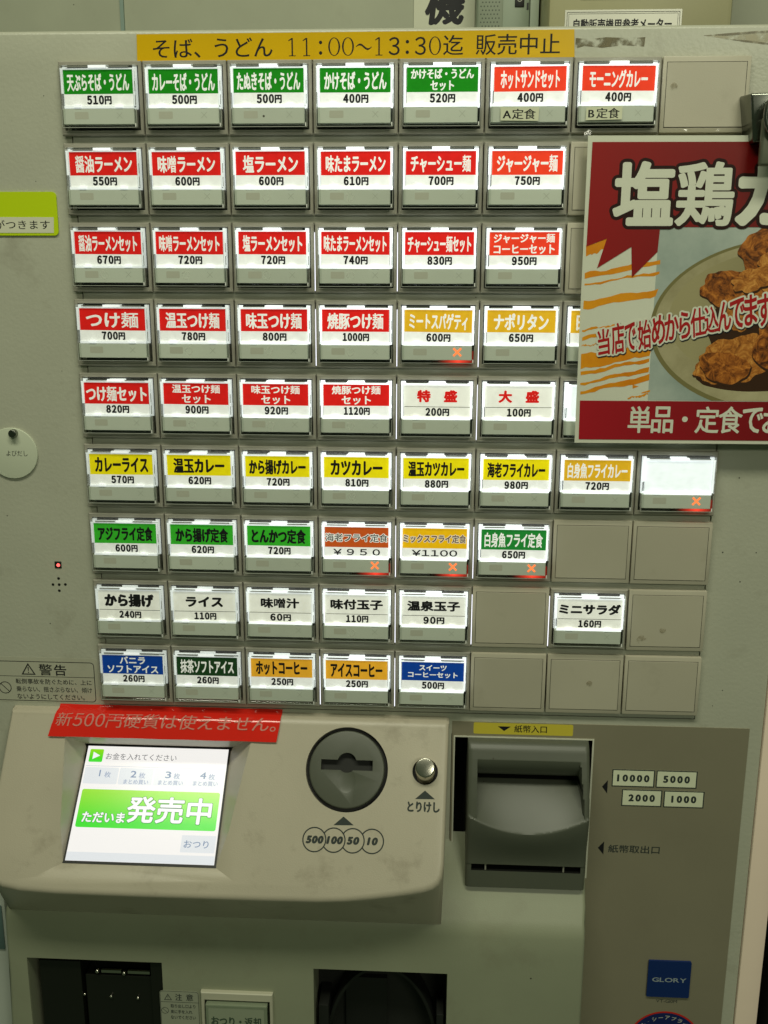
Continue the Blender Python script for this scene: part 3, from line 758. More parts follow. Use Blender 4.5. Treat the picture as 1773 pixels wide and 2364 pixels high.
text('cancel_lettering', [('とりけし', 210.0, 231.0, -56.9, -50.2)], fr_face(.09), M_inkg, root, bold=.045, hor=1)

# ---- display
def fr_scr(w0): return lambda u, v, w: tuple(scr(u, -v, w0+w))
def sflat(name, pts, w, mat, parent=None):
    bm = bmesh.new(); bm.faces.new([bm.verts.new(scr(u, v, w)) for u, v in pts])
    return put(name, raw_mesh(bm, name, mat), parent)
M_scr = ink('screen_white', (.93,.91,.87,1), .15, .98); M_scr.cycles.emission_sampling = 'AUTO'
def mat_green():
    m, nt, N, L, P = nodes('screen_green')
    tc = N.new('ShaderNodeTexCoord'); sp = N.new('ShaderNodeSeparateXYZ'); L.new(tc.outputs['Generated'], sp.inputs[0])
    cr = N.new('ShaderNodeValToRGB'); cr.color_ramp.elements[0].color = srgb(50,225,30); cr.color_ramp.elements[1].color = srgb(150,225,20)
    cr.color_ramp.elements[0].position = .15
    L.new(sp.outputs['Z'], cr.inputs[0]); L.new(cr.outputs[0], P.inputs['Emission Color']); P.inputs['Emission Strength'].default_value = .95
    P.inputs['Base Color'].default_value = (.02,.03,.02,1); P.inputs['Roughness'].default_value = .2; return m
bm = bmesh.new(); fbox(bm, -1.6, 100.2, -78.6, 1.6, -4.5, -.25, fr_scr(0))
bez = put('display', mesh_from(bm, 'display', M_black), root)
disp = sflat('display_screen', [(0,0),(98.7,0),(98.7,76.9),(0,76.9)], 0, M_scr); child_world(disp, bez)
def dsp(o): child_world(o, bez); return o
M_btn = ink('screen_pale_blue', (.78,.81,.82,1), .15, .96); M_sg = mat_green()
M_slate = ink('screen_slate', srgb(120,142,172), .2, .95); M_slate2 = ink('screen_slate_pale', srgb(160,174,196), .2, .95)
M_dk = ink('screen_dark_grey', srgb(95,95,98), .2, .95); M_gw = ink('screen_text_white', (.93,.94,.92,1), .2, 1.0); M_gb = ink('screen_text_edge', srgb(40,120,60), .2, .8)
def rr(u0,u1,v0,v1,r): return [(x, y) for x, y in rrect(u0,u1,v0,v1,r)]
dsp(sflat('screen_divider', [(1,13.9),(97.6,13.9),(97.6,14.1),(1,14.1)], .04, M_slate2))
for u0, u1 in ((1.1,24.6),(25.4,48.8),(49.8,72.6),(73.7,96.8)):
    dsp(sflat('screen_button', rr(u0,u1,15.0,26.3,1), .15, M_btn))
dsp(sflat('screen_button', rr(75.0,97.8,58.5,69.5,.6), .15, M_btn)); dsp(sflat('screen_bar', [(0.2,71.3),(98.5,71.3),(98.5,76.8),(0.2,76.8)], .15, M_btn))
dsp(sflat('screen_banner', rr(2.0,96.7,30.0,55.4,1.4), .15, M_sg)); dsp(sflat('screen_icon', rr(2.1,11.6,2.3,11.3,.8), .15, M_sg))
dsp(sflat('play_arrow', [(4.6,4.2),(9.6,6.8),(4.6,9.4)], .3, M_gw))
def st(name, lines, w, mat, **k): return dsp(text(name, [(s,a,b,-d,-c) for s,a,b,c,d in lines], fr_scr(w), mat, None, **k))
st('screen_lettering', [('お金を入れてください', 13.9,63.3,4.8,9.4)], .3, M_dk, bold=.0)
st('screen_lettering', [('1',11.5,12.3,16.8,21.2),('2',33.4,37.4,16.8,21.4),('3',57.4,61.4,16.6,21.2),('4',81.4,85.6,16.4,21.0)], .35, M_slate, bold=.022, mono=.6)
st('screen_lettering', [('枚',15.2,19.6,17.8,21.9),('枚',39.2,43.6,17.8,21.9),('枚',63.2,67.6,17.6,21.7),('枚',87.3,91.7,17.4,21.5),
                        ('まとめ買い',29.2,46.4,22.8,26.0),('まとめ買い',53.2,70.2,22.7,25.9),('まとめ買い',77.2,94.2,22.6,25.8)], .35, M_slate2, bold=.02)
st('screen_lettering', [('おつり',77.0,93.4,61.8,66.6)], .35, M_slate, bold=.012)
for nm, mt, ex, w in (('banner_lettering_edge', M_gb, .30, .3), ('banner_lettering', M_gw, 0, .5)):
    st(nm, [('ただいま',5.6,34.6,45.2,52.2)], w, mt, bold=.035, hor=1, extra=ex*.7)
    st(nm, [('発売中',35.2,92.6,34.0,51.8)], w, mt, bold=.032, hor=1, extra=ex)
M_glass = clear('display_glass', (.98,.98,.98,1), .16, 1.12)
dsp(sflat('display_glass', [(-.6,-.6),(99.3,-.6),(99.3,77.5),(-.6,77.5)], 1.0, M_glass))

# ================================================================== LOWER BODY
prof = [(3,-497),(-3,-506),(-7.5,-516),(-12.5,-527),(-19,-538),(-24.5,-546),(-27.6,-551.5),(-28.8,-557),(-29.6,-570),(-30,-600),(-30,-660),(-30,-1388),(3,-1388)]
def body_x(z):        # left flank flares near the console
    return -69.5 - max(0, (z+560))*-.03 - (0 if z > -600 else min(6,(-600-z)*.05))
bm = bmesh.new(); A = []; B = []
for y, z in prof:
    A.append(bm.verts.new((body_x(z), y, z))); B.append(bm.verts.new((330.8 + (1.0 if -545 < z < -515 else 0), y, z)))
n = len(prof)
for k in range(n): bm.faces.new([A[k], B[k], B[(k+1)%n], A[(k+1)%n]])
bm.faces.new(A); bm.faces.new(B[::-1]); bmesh.ops.recalc_face_normals(bm, faces=bm.faces)
es = [e for e in bm.edges if {e.verts[0] in A, e.verts[1] in A} == {True} or {e.verts[0] in B, e.verts[1] in B} == {True}]
es = [e for e in es if min(v.co.y for v in e.verts) < 0]
bmesh.ops.bevel(bm, geom=es, offset=2.6, segments=3, affect='EDGES', profile=.5, clamp_overlap=True)
body = put('lower_body', mesh_from(bm, 'lower_body', M_body, 28), root)
def cutbox(o, x0, x1, y0, y1, z0, z1):
    bm = bmesh.new(); bxx(bm, x0, x1, y0, y1, z0, z1); cut(o, put('cutter', mesh_from(bm, 'cutter', M_void)))
cutbox(body, -55.5, 40.2, -60, 0, -735, -585.8)
cutbox(body, 146.2, 238.4, -60, 0, -735, -585.8)
# coin return hopper
def part(name, x0, x1, y0, y1, z0, z1, mat, bev=0): return box(name, x0, x1, y0, y1, z0, z1, mat, root, bev)
bm = bmesh.new()   # open tray in front of the door: five walls
for a in ((-57,-55.4,-29,-.3,-736,-584), (40.1,41.5,-29,-.3,-736,-584), (-57,41.5,-1.6,-.4,-736,-584)): bxx(bm, *a)
cr = put('coin_return_tray', mesh_from(bm, 'coin_return_tray', M_body), root)
bm = bmesh.new()
bxx(bm, -50, -20, -24, -3, -735, -592, .6); bxx(bm, -18, 39.6, -22, -3, -735, -604, .6); bxx(bm, 31, 39.9, -27, -3, -735, -588.5, .5)
child_world(put('hopper_chute', mesh_from(bm, 'hopper_chute', plastic('black_gloss', (.008,.009,.006,1), .3)), None), cr)
bm = bmesh.new(); bxx(bm, -9.5, 29.8, -16, -5, -597.5, -589.5, .3); child_world(put('return_plate', mesh_from(bm, 'return_plate', plastic('dim_metal', (.20,.19,.13,1), .3, metal=.6)), None), cr)
bm = bmesh.new()
for a, b in ((-6, 8.5), (13, 29)): bxx(bm, a, b, -22.8, -21, -601.6, -599.2, .4)
child_world(put('return_bar', mesh_from(bm, 'return_bar', M_steel, 40), None), cr)
def stud(x, z, r=1.5, y=-23):
    bm = bmesh.new(); bmesh.ops.create_uvsphere(bm, u_segments=16, v_segments=10, radius=r)
    for v in bm.verts: v.co += Vector((x, y, z))
    child_world(put('stud', mesh_from(bm, 'stud', M_steel, 60), None), cr)
for x, z, r in ((-8.6,-600,1.6), (10.6,-601,1.6), (-19.0,-619.5,1.1), (0.2,-620.5,1.2), (19.5,-621,1.2), (-44,-618,.9)): stud(x, z, r)
# ticket outlet
bm = bmesh.new()
for a in ((144.8,146.1,-29,-.3,-736,-584), (238.5,239.8,-29,-.3,-736,-584), (144.8,239.8,-1.6,-.4,-736,-584), (144.8,239.8,-29,-.3,-585.7,-584)): bxx(bm, *a)
tk = put('ticket_outlet', mesh_from(bm, 'ticket_outlet', M_void), root)
bm = bmesh.new()
def arch(bm, cx, z0, rx, rz, t, y0, y1, n=40):
    rows_ = []
    for k in range(n+1):
        a = math.pi*k/n
        rows_.append([bm.verts.new((cx+(rx+dr)*math.cos(a), y, z0+(rz+dr)*math.sin(a))) for dr, y in ((0,y0),(0,y1),(-t,y1),(-t,y0))])
    for P_, Q_ in zip(rows_, rows_[1:]):
        for k in range(4): bm.faces.new([P_[k], P_[(k+1)%4], Q_[(k+1)%4], Q_[k]])
arch(bm, 193, -660, 40, 70, 2.2, -20, -4)
bxx(bm, 149, 156, -26, -3, -735, -618, .5); bxx(bm, 231.5, 236.5, -26, -3, -735, -622, .5)
child_world(put('outlet_guard', mesh_from(bm, 'outlet_guard', plastic('smoked_plastic', (.006,.007,.005,1), .5), 40), None), tk)
bm = bmesh.new(); bxx(bm, 166.5, 196, -6, -2, -735, -610.5); child_world(put('outlet_opening', mesh_from(bm, 'outlet_opening', M_black), None), tk)
# caution label and change lever button
cl = sheet('caution_label', rrect(37.6, 65.3, -640, -607.8, 2.2), -30.25, .2, plastic('grey_sticker', (.33,.35,.26,1), .35), root, 'small grey caution sticker beside the coin return')
bm = bmesh.new(); frame_line(bm, 37.8, 65.1, -639.8, -608.0, 2.1, .3, -30.3); bar(bm, (38,-616.9), (65,-616.9), .3, -30.31)
warn_tri(bm, 40.6, 46.2, -615.4, -610.2, -30.31, .45); circ_line(bm, 40.9, -624.0, 2.6, .32, -30.31); bar(bm, (39.1,-622.2),(42.7,-625.8), .3, -30.32)
child_world(put('printed_symbols', raw_mesh(bm, 'printed_symbols', M_inkg), None), cl)
child_world(text('caution_lettering', [('注',48.6,53.4,-615.6,-610.0),('意',56.2,61.4,-615.6,-610.0),('取り出し口より',45.0,62.6,-621.6,-618.6),('奥に手を入れ',44.8,60.3,-626.2,-623.2),('ないでください',44.8,62.6,-630.8,-627.8)],
      fr_xz(-30.3), M_inkg, None, bold=.02), cl)
bm = bmesh.new(); ring_bm(bm, (67.4, 117.8, -648, -605.6), (69.9, 115.6, -645.6, -611.6), -33.2, -29.5, .6)
rb = put('change_button', mesh_from(bm, 'change_button', plastic('pale_frame', (.50,.49,.37,1), .4)), root)
bm = bmesh.new(); bxx(bm, 70, 115.5, -30.5, -29.8, -645.5, -611.7); child_world(put('button_well', mesh_from(bm, 'button_well', M_black), None), rb)
bm = bmesh.new(); bxx(bm, 71.2, 114.3, -36, -30.6, -645, -613.0, .6); child_world(put('button_face', mesh_from(bm, 'button_face', plastic('change_face', (.30,.34,.24,1), .22)), None), rb)
bm = bmesh.new(); ring_bm(bm, (71.0, 114.5, -645.2, -612.7), (73.2, 112.3, -643, -614.6), -36.6, -31, .3)
child_world(put('clear_rim', mesh_from(bm, 'clear_rim', M_acr), None), rb)
child_world(text('change_lettering', [('おつり・返却', 75.0, 110.0, -629.8, -622.0)], fr_xz(-36.1), ink('ink_green_grey', (.05,.08,.05,1)), None, bold=.03, hor=1), rb)

# ================================================================== BANKNOTE SIDE
bm = plate(238.9, 435.8, -1388, -412.4, [(240.9, 333.3, -527.0, -423.4)], -.55, 0, corner=4.5)
op = put('olive_panel', mesh_from(bm, 'olive_panel', M_olive), root)
bm = bmesh.new(); ring_bm(bm, (240.0, 334.2, -527.8, -422.7), (241.0, 333.1, -526.8, -423.7), -.9, -.5)
put('opening_trim', mesh_from(bm, 'opening_trim', M_pale), root)
bm = bmesh.new()
for a in ((238.8,240.4,.1,40,-528.8,-421.8), (333.8,335.0,.1,40,-528.8,-421.8), (240.4,333.8,36,40,-527.7,-422.9), (240.4,333.8,.1,40,-422.9,-421.8), (240.4,333.8,.1,40,-528.8,-527.7)): bxx(bm, *a)
put('opening_liner', mesh_from(bm, 'opening_liner', M_void), root)
# the moulded banknote mouth as a height field y(x, z)
def sm(t): t = max(0, min(1, t)); return t*t*(3-2*t)
def interp(z, P_):
    for (z0, y0), (z1, y1) in zip(P_, P_[1:]):
        if z0 >= z >= z1: return y0 + (y1-y0)*(z0-z)/(z0-z1)
    return P_[-1][1]
BX0, BX1 = 249.6, 330.2
SIDE = [(-423.8,-4.0),(-425.2,-7.0),(-428,-9.5),(-434,-12),(-445,-16),(-458,-20),(-470,-23),(-480,-24),(-492,-22.5),(-503,-19.5),(-508.6,-18),(-508.8,-18),(-526,-17)]
def crest(x): u = (x-290)/40.0; return -480.5 + 11.5*u*u
def note_y(x, z):
    yf = interp(z, SIDE)
    edge = min(x-BX0, BX1-x)
    rnd = 2.4*(1-math.sqrt(max(0, 1-((3-edge)/3)**2))) if edge < 3 else 0
    c = crest(x)
    if z < c:                                   # bulging front below the crest
        yc = -25.5 + 1.8*((x-290)/40)**2
        u = (c-z)/max(1, (c+508.6))
        yf = yc + (-18-yc)*sm(u)*1.0 if z > -508.6 else -17.5
    inL, inR = 255.9 + (0 if z > -452 else 0), 323.6 + max(0, (-434-z))*.09
    if inL < x < inR and c <= z < -434:
        if z > -451.8:
            u = (-434-z)/17.8; yf = -12 + 17*(1-math.sqrt(max(0, 1-u*u)))*1.0 + 1.5*u
        elif z > -455.0: yf = 14
        else:
            u = (-455.0-z)/(-455.0-c); yc = -25.5 + 1.8*((x-290)/40)**2
            yf = 3.0 + (yc-3.0)*(u**.85)
    if 253.4 < x < 326.8 and -513.3 < z < -508.7: yf = 6
    return yf + rnd
xs = [BX0 + (BX1-BX0)*k/90 for k in range(91)] + [255.8, 255.95, 323.6, 253.3, 253.5, 326.7, 326.9, BX0+.3, BX0+.8, BX1-.3, BX1-.8]
zs = [-423.8 - 102.4*k/130 for k in range(131)] + [-433.9, -434.1, -451.7, -451.9, -454.9, -455.1, -508.6, -508.8, -513.2, -513.4, -424.2]
xs = sorted(set(xs)); zs = sorted(set(zs), reverse=True)
bm = bmesh.new(); Gv = [[bm.verts.new((x, note_y(x, z), z)) for z in zs] for x in xs]
for i in range(len(xs)-1):
    for j in range(len(zs)-1):
        f = bm.faces.new([Gv[i][j], Gv[i+1][j], Gv[i+1][j+1], Gv[i][j+1]])
        if max(v.co.y for v in f.verts) > 5.5 and f.calc_center_median().z < -450: f.material_index = 1
bnd = [e for e in bm.edges if len(e.link_faces) == 1]
r_ = bmesh.ops.extrude_edge_only(bm, edges=bnd)
for g in r_['geom']:
    if isinstance(g, bmesh.types.BMVert): g.co.y = 30
bu = put('banknote_unit', mesh_from(bm, 'banknote_unit', [M_greyp, M_black], 38), root)
bm = bmesh.new()
for x in (263.0, 315.5): bxx(bm, x-.5, x+.5, -17, 4, -513.2, -508.9)
bxx(bm, 282, 294.5, -4, -3, -510.9, -510.2)
child_world(put('slot_peg', mesh_from(bm, 'slot_peg', plastic('peg_grey', (.25,.25,.2,1), .4)), None), bu)
# its lettering
sheet('entry_label', rrect(253.3, 319.8, -421.0, -412.8, 1.0), -.62, .05, plastic('yellow_label', (.62,.52,.05,1), .4, mott=.03), root, 'yellow strip label above the banknote mouth')
bm = bmesh.new(); flatpoly(bm, [(269.5,-415.2),(278.2,-415.2),(273.8,-418.6)], -.66)
for p in ([(341.2,-457.5),(344.9,-452.6),(344.9,-462.6)], [(340.9,-503.9),(344.9,-499.0),(344.9,-509.0)]): flatpoly(bm, p, -.66)
put('printed_arrow', raw_mesh(bm, 'printed_arrow', M_inkb), root)
text('entry_lettering', [('紙幣入口', 280.6, 302.4, -419.4, -414.0)], fr_xz(-.66), M_inkb, root, bold=.018)
text('exit_lettering', [('紙幣取出口', 348.0, 383.0, -507.3, -501.2)], fr_xz(-.66), M_inkg, root, bold=.02)
for s, a, b, c, d in (('10000',347.5,376.0,-457.1,-444.3), ('5000',377.0,404.3,-457.1,-444.3), ('2000',354.8,381.8,-471.5,-459.0), ('1000',383.0,410.0,-471.6,-459.1)):
    nb = sheet('note_value_box', [(a,c),(b,c),(b,d),(a,d)], -.62, .05, plastic('pale_print', (.72,.75,.55,1), .5), root, f'pale printed box reading {s}')
    bm = bmesh.new(); outline(bm, [(a,c),(b,c),(b,d),(a,d)], [(a+.75,c+.75),(b-.75,c+.75),(b-.75,d-.75),(a+.75,d-.75)], -.67)
    child_world(put('box_outline', raw_mesh(bm, 'box_outline', M_inkg), None), nb)
    w = 21.5 if s == '10000' else (17.6 if s != '1000' else 16.6)
    child_world(text('value_lettering', [(s, (a+b)/2-w/2, (a+b)/2+w/2, (c+d)/2-2.7, (c+d)/2+2.7)], fr_xz(-.68), M_inkg, None, bold=.075, mono=.72), nb)
# maker badge and type print
lg = sheet('maker_badge', rrect(381.1, 411.0, -620.4, -590.9, 1.0), -2.0, 1.5, plastic('navy_badge', (.004,.022,.12,1), .25, mott=.02), root, 'dark blue square badge with pale capital lettering')
child_world(text('badge_lettering', [('GLORY', 384.4, 408.2, -607.8, -604.3)], fr_xz(-2.05), ink('ink_silver', (.30,.36,.38,1)), None, bold=.03, mono=0, latin_gap=.10), lg)
text('type_lettering', [('VT-G10M', 388.6, 403.4, -626.0, -623.3)], fr_xz(-.66), M_inkg, root, bold=.0, mono=0, latin_gap=.08)
rs = sheet('round_sticker', circ(396.4, -659.4, 26.2, 72), -.75, .1, ink('sticker_red', srgb(190,40,25)), root, 'round navy sticker with a red rim and white lettering')
child_world(sheet('sticker_field', circ(396.4, -659.4, 25.0, 72), -.80, .03, ink('sticker_navy', (.008,.018,.10,1))), rs)
bm = bmesh.new()
for k, ch in enumerate('タル・シーアプライズ'):
    a = math.radians(150 - k*12.6) ; rr_ = 21.2; ux, uz = math.sin(a-math.pi/2), 0
    cxx, czz = 396.4 + rr_*math.cos(a), -659.4 + rr_*math.sin(a); rot = a - math.pi/2
    def frr(u, v, w, cxx=cxx, czz=czz, rot=rot): return (cxx+u*math.cos(rot)-v*math.sin(rot), -.86-w, czz+u*math.sin(rot)+v*math.cos(rot))
    if ch == '・': text_bm(bm, [(ch,-.4,.4,-.4,.4)], frr, bold=0)
    else: text_bm(bm, [(ch,-1.6,1.6,-1.6,1.6)], frr, bold=.02)
child_world(put('sticker_lettering', raw_mesh(bm, 'sticker_lettering', ink('ink_sticker', (.5,.5,.42,1))), None), rs)

# ================================================================== NOTICES STUCK ON THE MACHINE (things of their own)
def group_thing(name, label, cat, loc):
    o = bpy.data.objects.new(name, None); COL.objects.link(o); o.location = (loc[0]*MM, loc[1]*MM, loc[2]*MM+ZB); o['root_empty'] = True
    o.empty_display_size = .02; tag(o, label, cat); return o
yt = group_thing('yellow_notice', 'long yellow tape notice with black lettering above the top row of buttons', 'notice', (173,0,7))
sheet('tape_strip', [(47.0,14.9),(299.8,15.3),(300.6,.7),(46.6,.1)], -.75, .2, M_yel, yt)
text('notice_lettering', [('そば、',56.4,84.2,2.0,12.2)], fr_xz(-.8), M_inkb, yt, bold=0, mincho=.012)
text('notice_lettering', [('うどん',92.8,126.5,2.2,12.6)], fr_xz(-.8), M_inkb, yt, bold=0, mincho=.012)
def ell_(cx, cz, rx, rz, n=40): return [(cx+rx*math.cos(2*math.pi*k/n), cz+rz*math.sin(2*math.pi*k/n)) for k in range(n)]
def digits(parent):
    bm = bmesh.new()
    xs_ = [138.1,146.5,154.6,162.5,170.5,179.7,188.5,197.2,204.8,212.3,220.7]
    for ch, x in zip('11:00〜13:30', xs_):
        h = 10.0; w = {'1':2.0, ':':1.9, '0':7.2, '3':6.2, '〜':9.5}[ch]
        z0, z1 = (2.5, 12.1)
        if ch == ':': z0, z1 = 2.8, 9.6
        if ch == '〜': z0, z1 = -1.0, 14.0
        if ch == '1':   # slim stem with foot and flag
            flatpoly(bm, [(x-.42,2.6),(x+.42,2.6),(x+.42,12.1),(x-.42,12.1)], -.81)
            flatpoly(bm, [(x-2.0,2.4),(x+2.0,2.4),(x+2.0,2.8),(x-2.0,2.8)], -.812)
            flatpoly(bm, [(x-.4,12.1),(x-2.2,10.9),(x-2.2,10.4),(x-.4,11.3)], -.813)
        elif ch == ':':
            for zz in (4.0, 9.6): flatpoly(bm, circ(x, zz, .95, 18), -.81)
        elif ch == '〜':
            n = 24; up = []; dn = []
            for k in range(n+1):
                t = k/n; xx = x-4.6+9.2*t; zz = 7.1+1.25*math.sin(2*math.pi*t); th = .18+.42*math.sin(math.pi*t)
                up.append((xx, zz+th)); dn.append((xx, zz-th))
            flatpoly(bm, up+dn[::-1], -.81)
        elif ch == '0':
            outline(bm, ell_(x, 7.3, 3.45, 4.9), ell_(x, 7.3, 2.5, 4.55), -.81)
        else: text_bm(bm, [('\uff13', x-w/2, x+w/2, z0, z1)], fr_xz(-.8), bold=0, mincho=.010, mono=0)
    put('notice_lettering', raw_mesh(bm, 'notice_lettering', M_inkb), parent)
digits(yt)
text('notice_lettering', [('迄',225.5,236.8,2.3,12.9)], fr_xz(-.8), M_inkb, yt, bold=0, mincho=.012)
text('notice_lettering', [('販売中止',244.2,292.0,2.2,13.2)], fr_xz(-.8), M_inkb, yt, bold=0, mincho=.012)

# red tape bent over the top edge of the console
rt = group_thing('red_notice', 'red tape notice with white lettering above the display screen', 'notice', (48,-8,-412))
RP = [(-407.0,-.5,-29.5,124.0), (-409.3,-1.8,-29.7,123.9), (-409.9,-6.4,-30.0,123.8), (-411.2,-9.2,-30.2,123.7), (-413.4,-10.8,-30.6,123.5), (-417.2,-13.0,-31.7,122.9), (-423.4,-16.5,-33.1,121.9)]
bm = bmesh.new(); rows_ = []
for z, y, a, b in RP: rows_.append([bm.verts.new((a+(b-a)*k/30, y + .18*math.sin(k*.9+z), z)) for k in range(31)])
for P_, Q_ in zip(rows_, rows_[1:]):
    for k in range(30): bm.faces.new([P_[k], P_[k+1], Q_[k+1], Q_[k]])
tp = put('tape_strip', mesh_from(bm, 'tape_strip', M_redt, 50), rt)
so = tp.modifiers.new('thick', 'SOLIDIFY'); so.thickness = .0002; so.offset = -1; bake(tp, 50)
cum = [0]
for p, q in zip(RP, RP[1:]): cum.append(cum[-1] + math.hypot(q[0]-p[0], q[1]-p[1]))
def fr_red(u, v, w):    # v measured downwards along the bent tape (negative)
    d = -v
    for k in range(len(cum)-1):
        if cum[k] <= d <= cum[k+1] or k == len(cum)-2:
            t = (d-cum[k])/(cum[k+1]-cum[k]); z = RP[k][0]+(RP[k+1][0]-RP[k][0])*t; y = RP[k][1]+(RP[k+1][1]-RP[k][1])*t
            dz_, dy_ = RP[k+1][0]-RP[k][0], RP[k+1][1]-RP[k][1]; l = math.hypot(dz_, dy_); ny, nz = dz_/l, -dy_/l
            return (u - (d-8)*.16, y + ny*(.5+w), z + nz*(.5+w))
text('notice_lettering', [('新',-27.6,-17.2,-17.6,-8.6),('\uff15\uff10\uff10',-15.8,5.4,-17.6,-8.9),('円硬貨は使えません。',7.0,122.2,-18.0,-8.2)], fr_red, ink('ink_faded_white', (.60,.24,.19,1)), rt, bold=0, mincho=.010, mono=.68)

# neon card on the left
nc = group_thing('neon_card', 'neon yellow card with a white strip of lettering at the left edge of the door', 'card', (-45,0,-85))
sheet('card_sheet', rrect(-104, -7.4, -97.9, -72.4, 2.6), -1.0, .9, M_neon, nc)
sheet('paper_strip', [(-100,-96.4),(-10.3,-96.4),(-9.7,-87.2),(-100,-87.0)], -1.2, .15, M_paper, nc)
text('card_lettering', [('味噌汁とお新香がつきます'[-12:], -96.5,-12.4,-94.3,-88.9)], fr_xz(-1.25), M_inkb, nc, bold=0, mincho=.008)
# round call tag and its magnet
rd = group_thing('round_tag', 'round white plastic tag reading call bell held on the door by a small magnet', 'tag', (-46.5,0,-233))
bm = bmesh.new(); cyl_bm(bm, lambda u, v, w: (u, -w, v), -48.0, -233.2, 16.6, .2, 1.5, 72, .4)
put('tag_disc', mesh_from(bm, 'tag_disc', plastic('white_tag', (.56,.60,.46,1), .45, mott=.03), 50), rd)
text('tag_lettering', [('よびだし', -51.7,-37.8,-235.0,-231.3)], fr_xz(-1.55), M_inkb, rd, bold=0)
mg = bpy.data.objects.new
bm = bmesh.new(); cyl_bm(bm, lambda u, v, w: (u, -w, v), -45.5, -220.0, 2.6, 1.5, 5.0, 40, .5)
mo = put('magnet', mesh_from(bm, 'magnet', M_dsteel, 50)); tag(mo, 'small dark round magnet holding the white tag on the door', 'magnet')
# meal labels stuck on two buttons
for s, pts, box_, eng in (('A定食', [(258.7,-27.4),(280.7,-27.6),(280.5,-34.9),(258.9,-34.6)], (260.2,278.8,-33.9,-28.4), 'hot sandwich set'),
                          ('B定食', [(307.5,-27.8),(327.8,-27.3),(327.8,-34.3),(307.3,-34.7)], (308.8,326.2,-33.7,-28.2), 'morning curry')):
    g = group_thing('paper_label', f'small paper label lettered {s[0]} set meal stuck on the {eng} button', 'label', ((box_[0]+box_[1])/2, -9, -31)); g['group'] = 'paper labels stuck on buttons'
    sheet('paper_slip', pts, -9.7, .15, plastic('cream_paper', (.68,.70,.50,1), .5, mott=.02), g)
    text('label_lettering', [(s, *box_)], fr_xz(-9.75), M_inkb, g, bold=0, mincho=.03, mono=.80)

# ================================================================== POSTER AND CLIP
po = group_thing('menu_poster', 'laminated fried chicken menu poster with red headline hanging over the right end of the buttons', 'poster', (400,-12,-130))
PY = -13.0
sheet('paper_sheet', [(308.7,-43.4),(520,-44.0),(520,-219.4),(309.5,-220.2)], PY, .5, plastic('poster_paper', (.74,.74,.64,1), .5, mott=.03), po)
def flat(name, pts, dy, mat):
    bm = bmesh.new(); flatpoly(bm, pts, PY - dy); return put(name, raw_mesh(bm, name, mat), po)
def mat_print(name, c1, c2, scale=20, axis=None, rough=.4, lo=.35, hi=.65, mid=None):
    m, nt, N, L, P = nodes(name); tc = N.new('ShaderNodeTexCoord')
    if axis is None:
        g = N.new('ShaderNodeTexNoise'); g.inputs['Scale'].default_value = scale; g.inputs['Detail'].default_value = 9; g.inputs['Roughness'].default_value = .68
        L.new(tc.outputs['Object'], g.inputs['Vector']); out = g.outputs['Fac']
    else:
        sp = N.new('ShaderNodeSeparateXYZ'); L.new(tc.outputs['Generated'], sp.inputs[0]); out = sp.outputs[axis]
    cr = N.new('ShaderNodeValToRGB'); cr.color_ramp.elements[0].position = lo; cr.color_ramp.elements[1].position = hi
    cr.color_ramp.elements[0].color = c1; cr.color_ramp.elements[1].color = c2
    if mid:
        e_ = cr.color_ramp.elements.new((lo+hi)/2); e_.color = mid; g.inputs['Distortion'].default_value = 1.2; g.inputs['Roughness'].default_value = .75
    L.new(out, cr.inputs[0]); L.new(cr.outputs[0], P.inputs['Base Color']); P.inputs['Roughness'].default_value = rough; P.inputs['Specular IOR Level'].default_value = .3
    return m
M_pred = mat_print('poster_red', srgb(156,20,24), srgb(92,8,8), axis=0, lo=.0, hi=.7)  # red darkens to the right, shade put into the print colour
M_pred2 = mat_print('poster_red_foot', srgb(176,22,38), srgb(112,10,18), axis=0, lo=.0, hi=.7)  # same painted shade towards the right in the foot band
M_pwall = mat_print('poster_photo_cloth', srgb(196,204,198), srgb(150,164,160), scale=9)
M_plate = mat_print('poster_plate', srgb(196,186,152), srgb(150,140,104), scale=12)
M_rim = ink('poster_plate_rim', srgb(128,120,78)); M_well = mat_print('poster_plate_well', srgb(170,160,122), srgb(84,74,42), axis=0, lo=.1, hi=1)
M_org = mat_print('poster_orange', srgb(246,170,30), srgb(224,132,14), scale=16)
M_chick = mat_print('poster_chicken', srgb(70,32,10), srgb(214,134,54), scale=120, lo=.38, hi=.62, mid=srgb(158,88,30))
M_chick2 = mat_print('poster_chicken_pale', srgb(104,54,18), srgb(234,168,86), scale=150, lo=.34, hi=.64, mid=srgb(188,116,46))
M_cdark = ink('poster_shadow', srgb(60,34,16))
# photo area, plate, chicken
flat('photo_area', [(352,-93),(520,-93),(520,-194),(352,-194)], .03, M_pwall)
def ell(cx, cz, rx, rz, n=90, a0=0): return [(cx+rx*math.cos(2*math.pi*k/n), cz+rz*math.sin(2*math.pi*k/n)) for k in range(n)]
def clipbox(pts, x0, x1, z0, z1):
    def cl(P_, ins, inter):
        o = []
        for k in range(len(P_)):
            a, b = P_[k-1], P_[k]
            if ins(b):
                if not ins(a): o.append(inter(a, b))
                o.append(b)
            elif ins(a): o.append(inter(a, b))
        return o
    def ix(x): return lambda a, b: (x, a[1]+(b[1]-a[1])*(x-a[0])/(b[0]-a[0]))
    def iz(z): return lambda a, b: (a[0]+(b[0]-a[0])*(z-a[1])/(b[1]-a[1]), z)
    for ins, it in ((lambda p: p[0] >= x0, ix(x0)), (lambda p: p[0] <= x1, ix(x1)), (lambda p: p[1] >= z0, iz(z0)), (lambda p: p[1] <= z1, iz(z1))): pts = cl(pts, ins, it)
    return pts
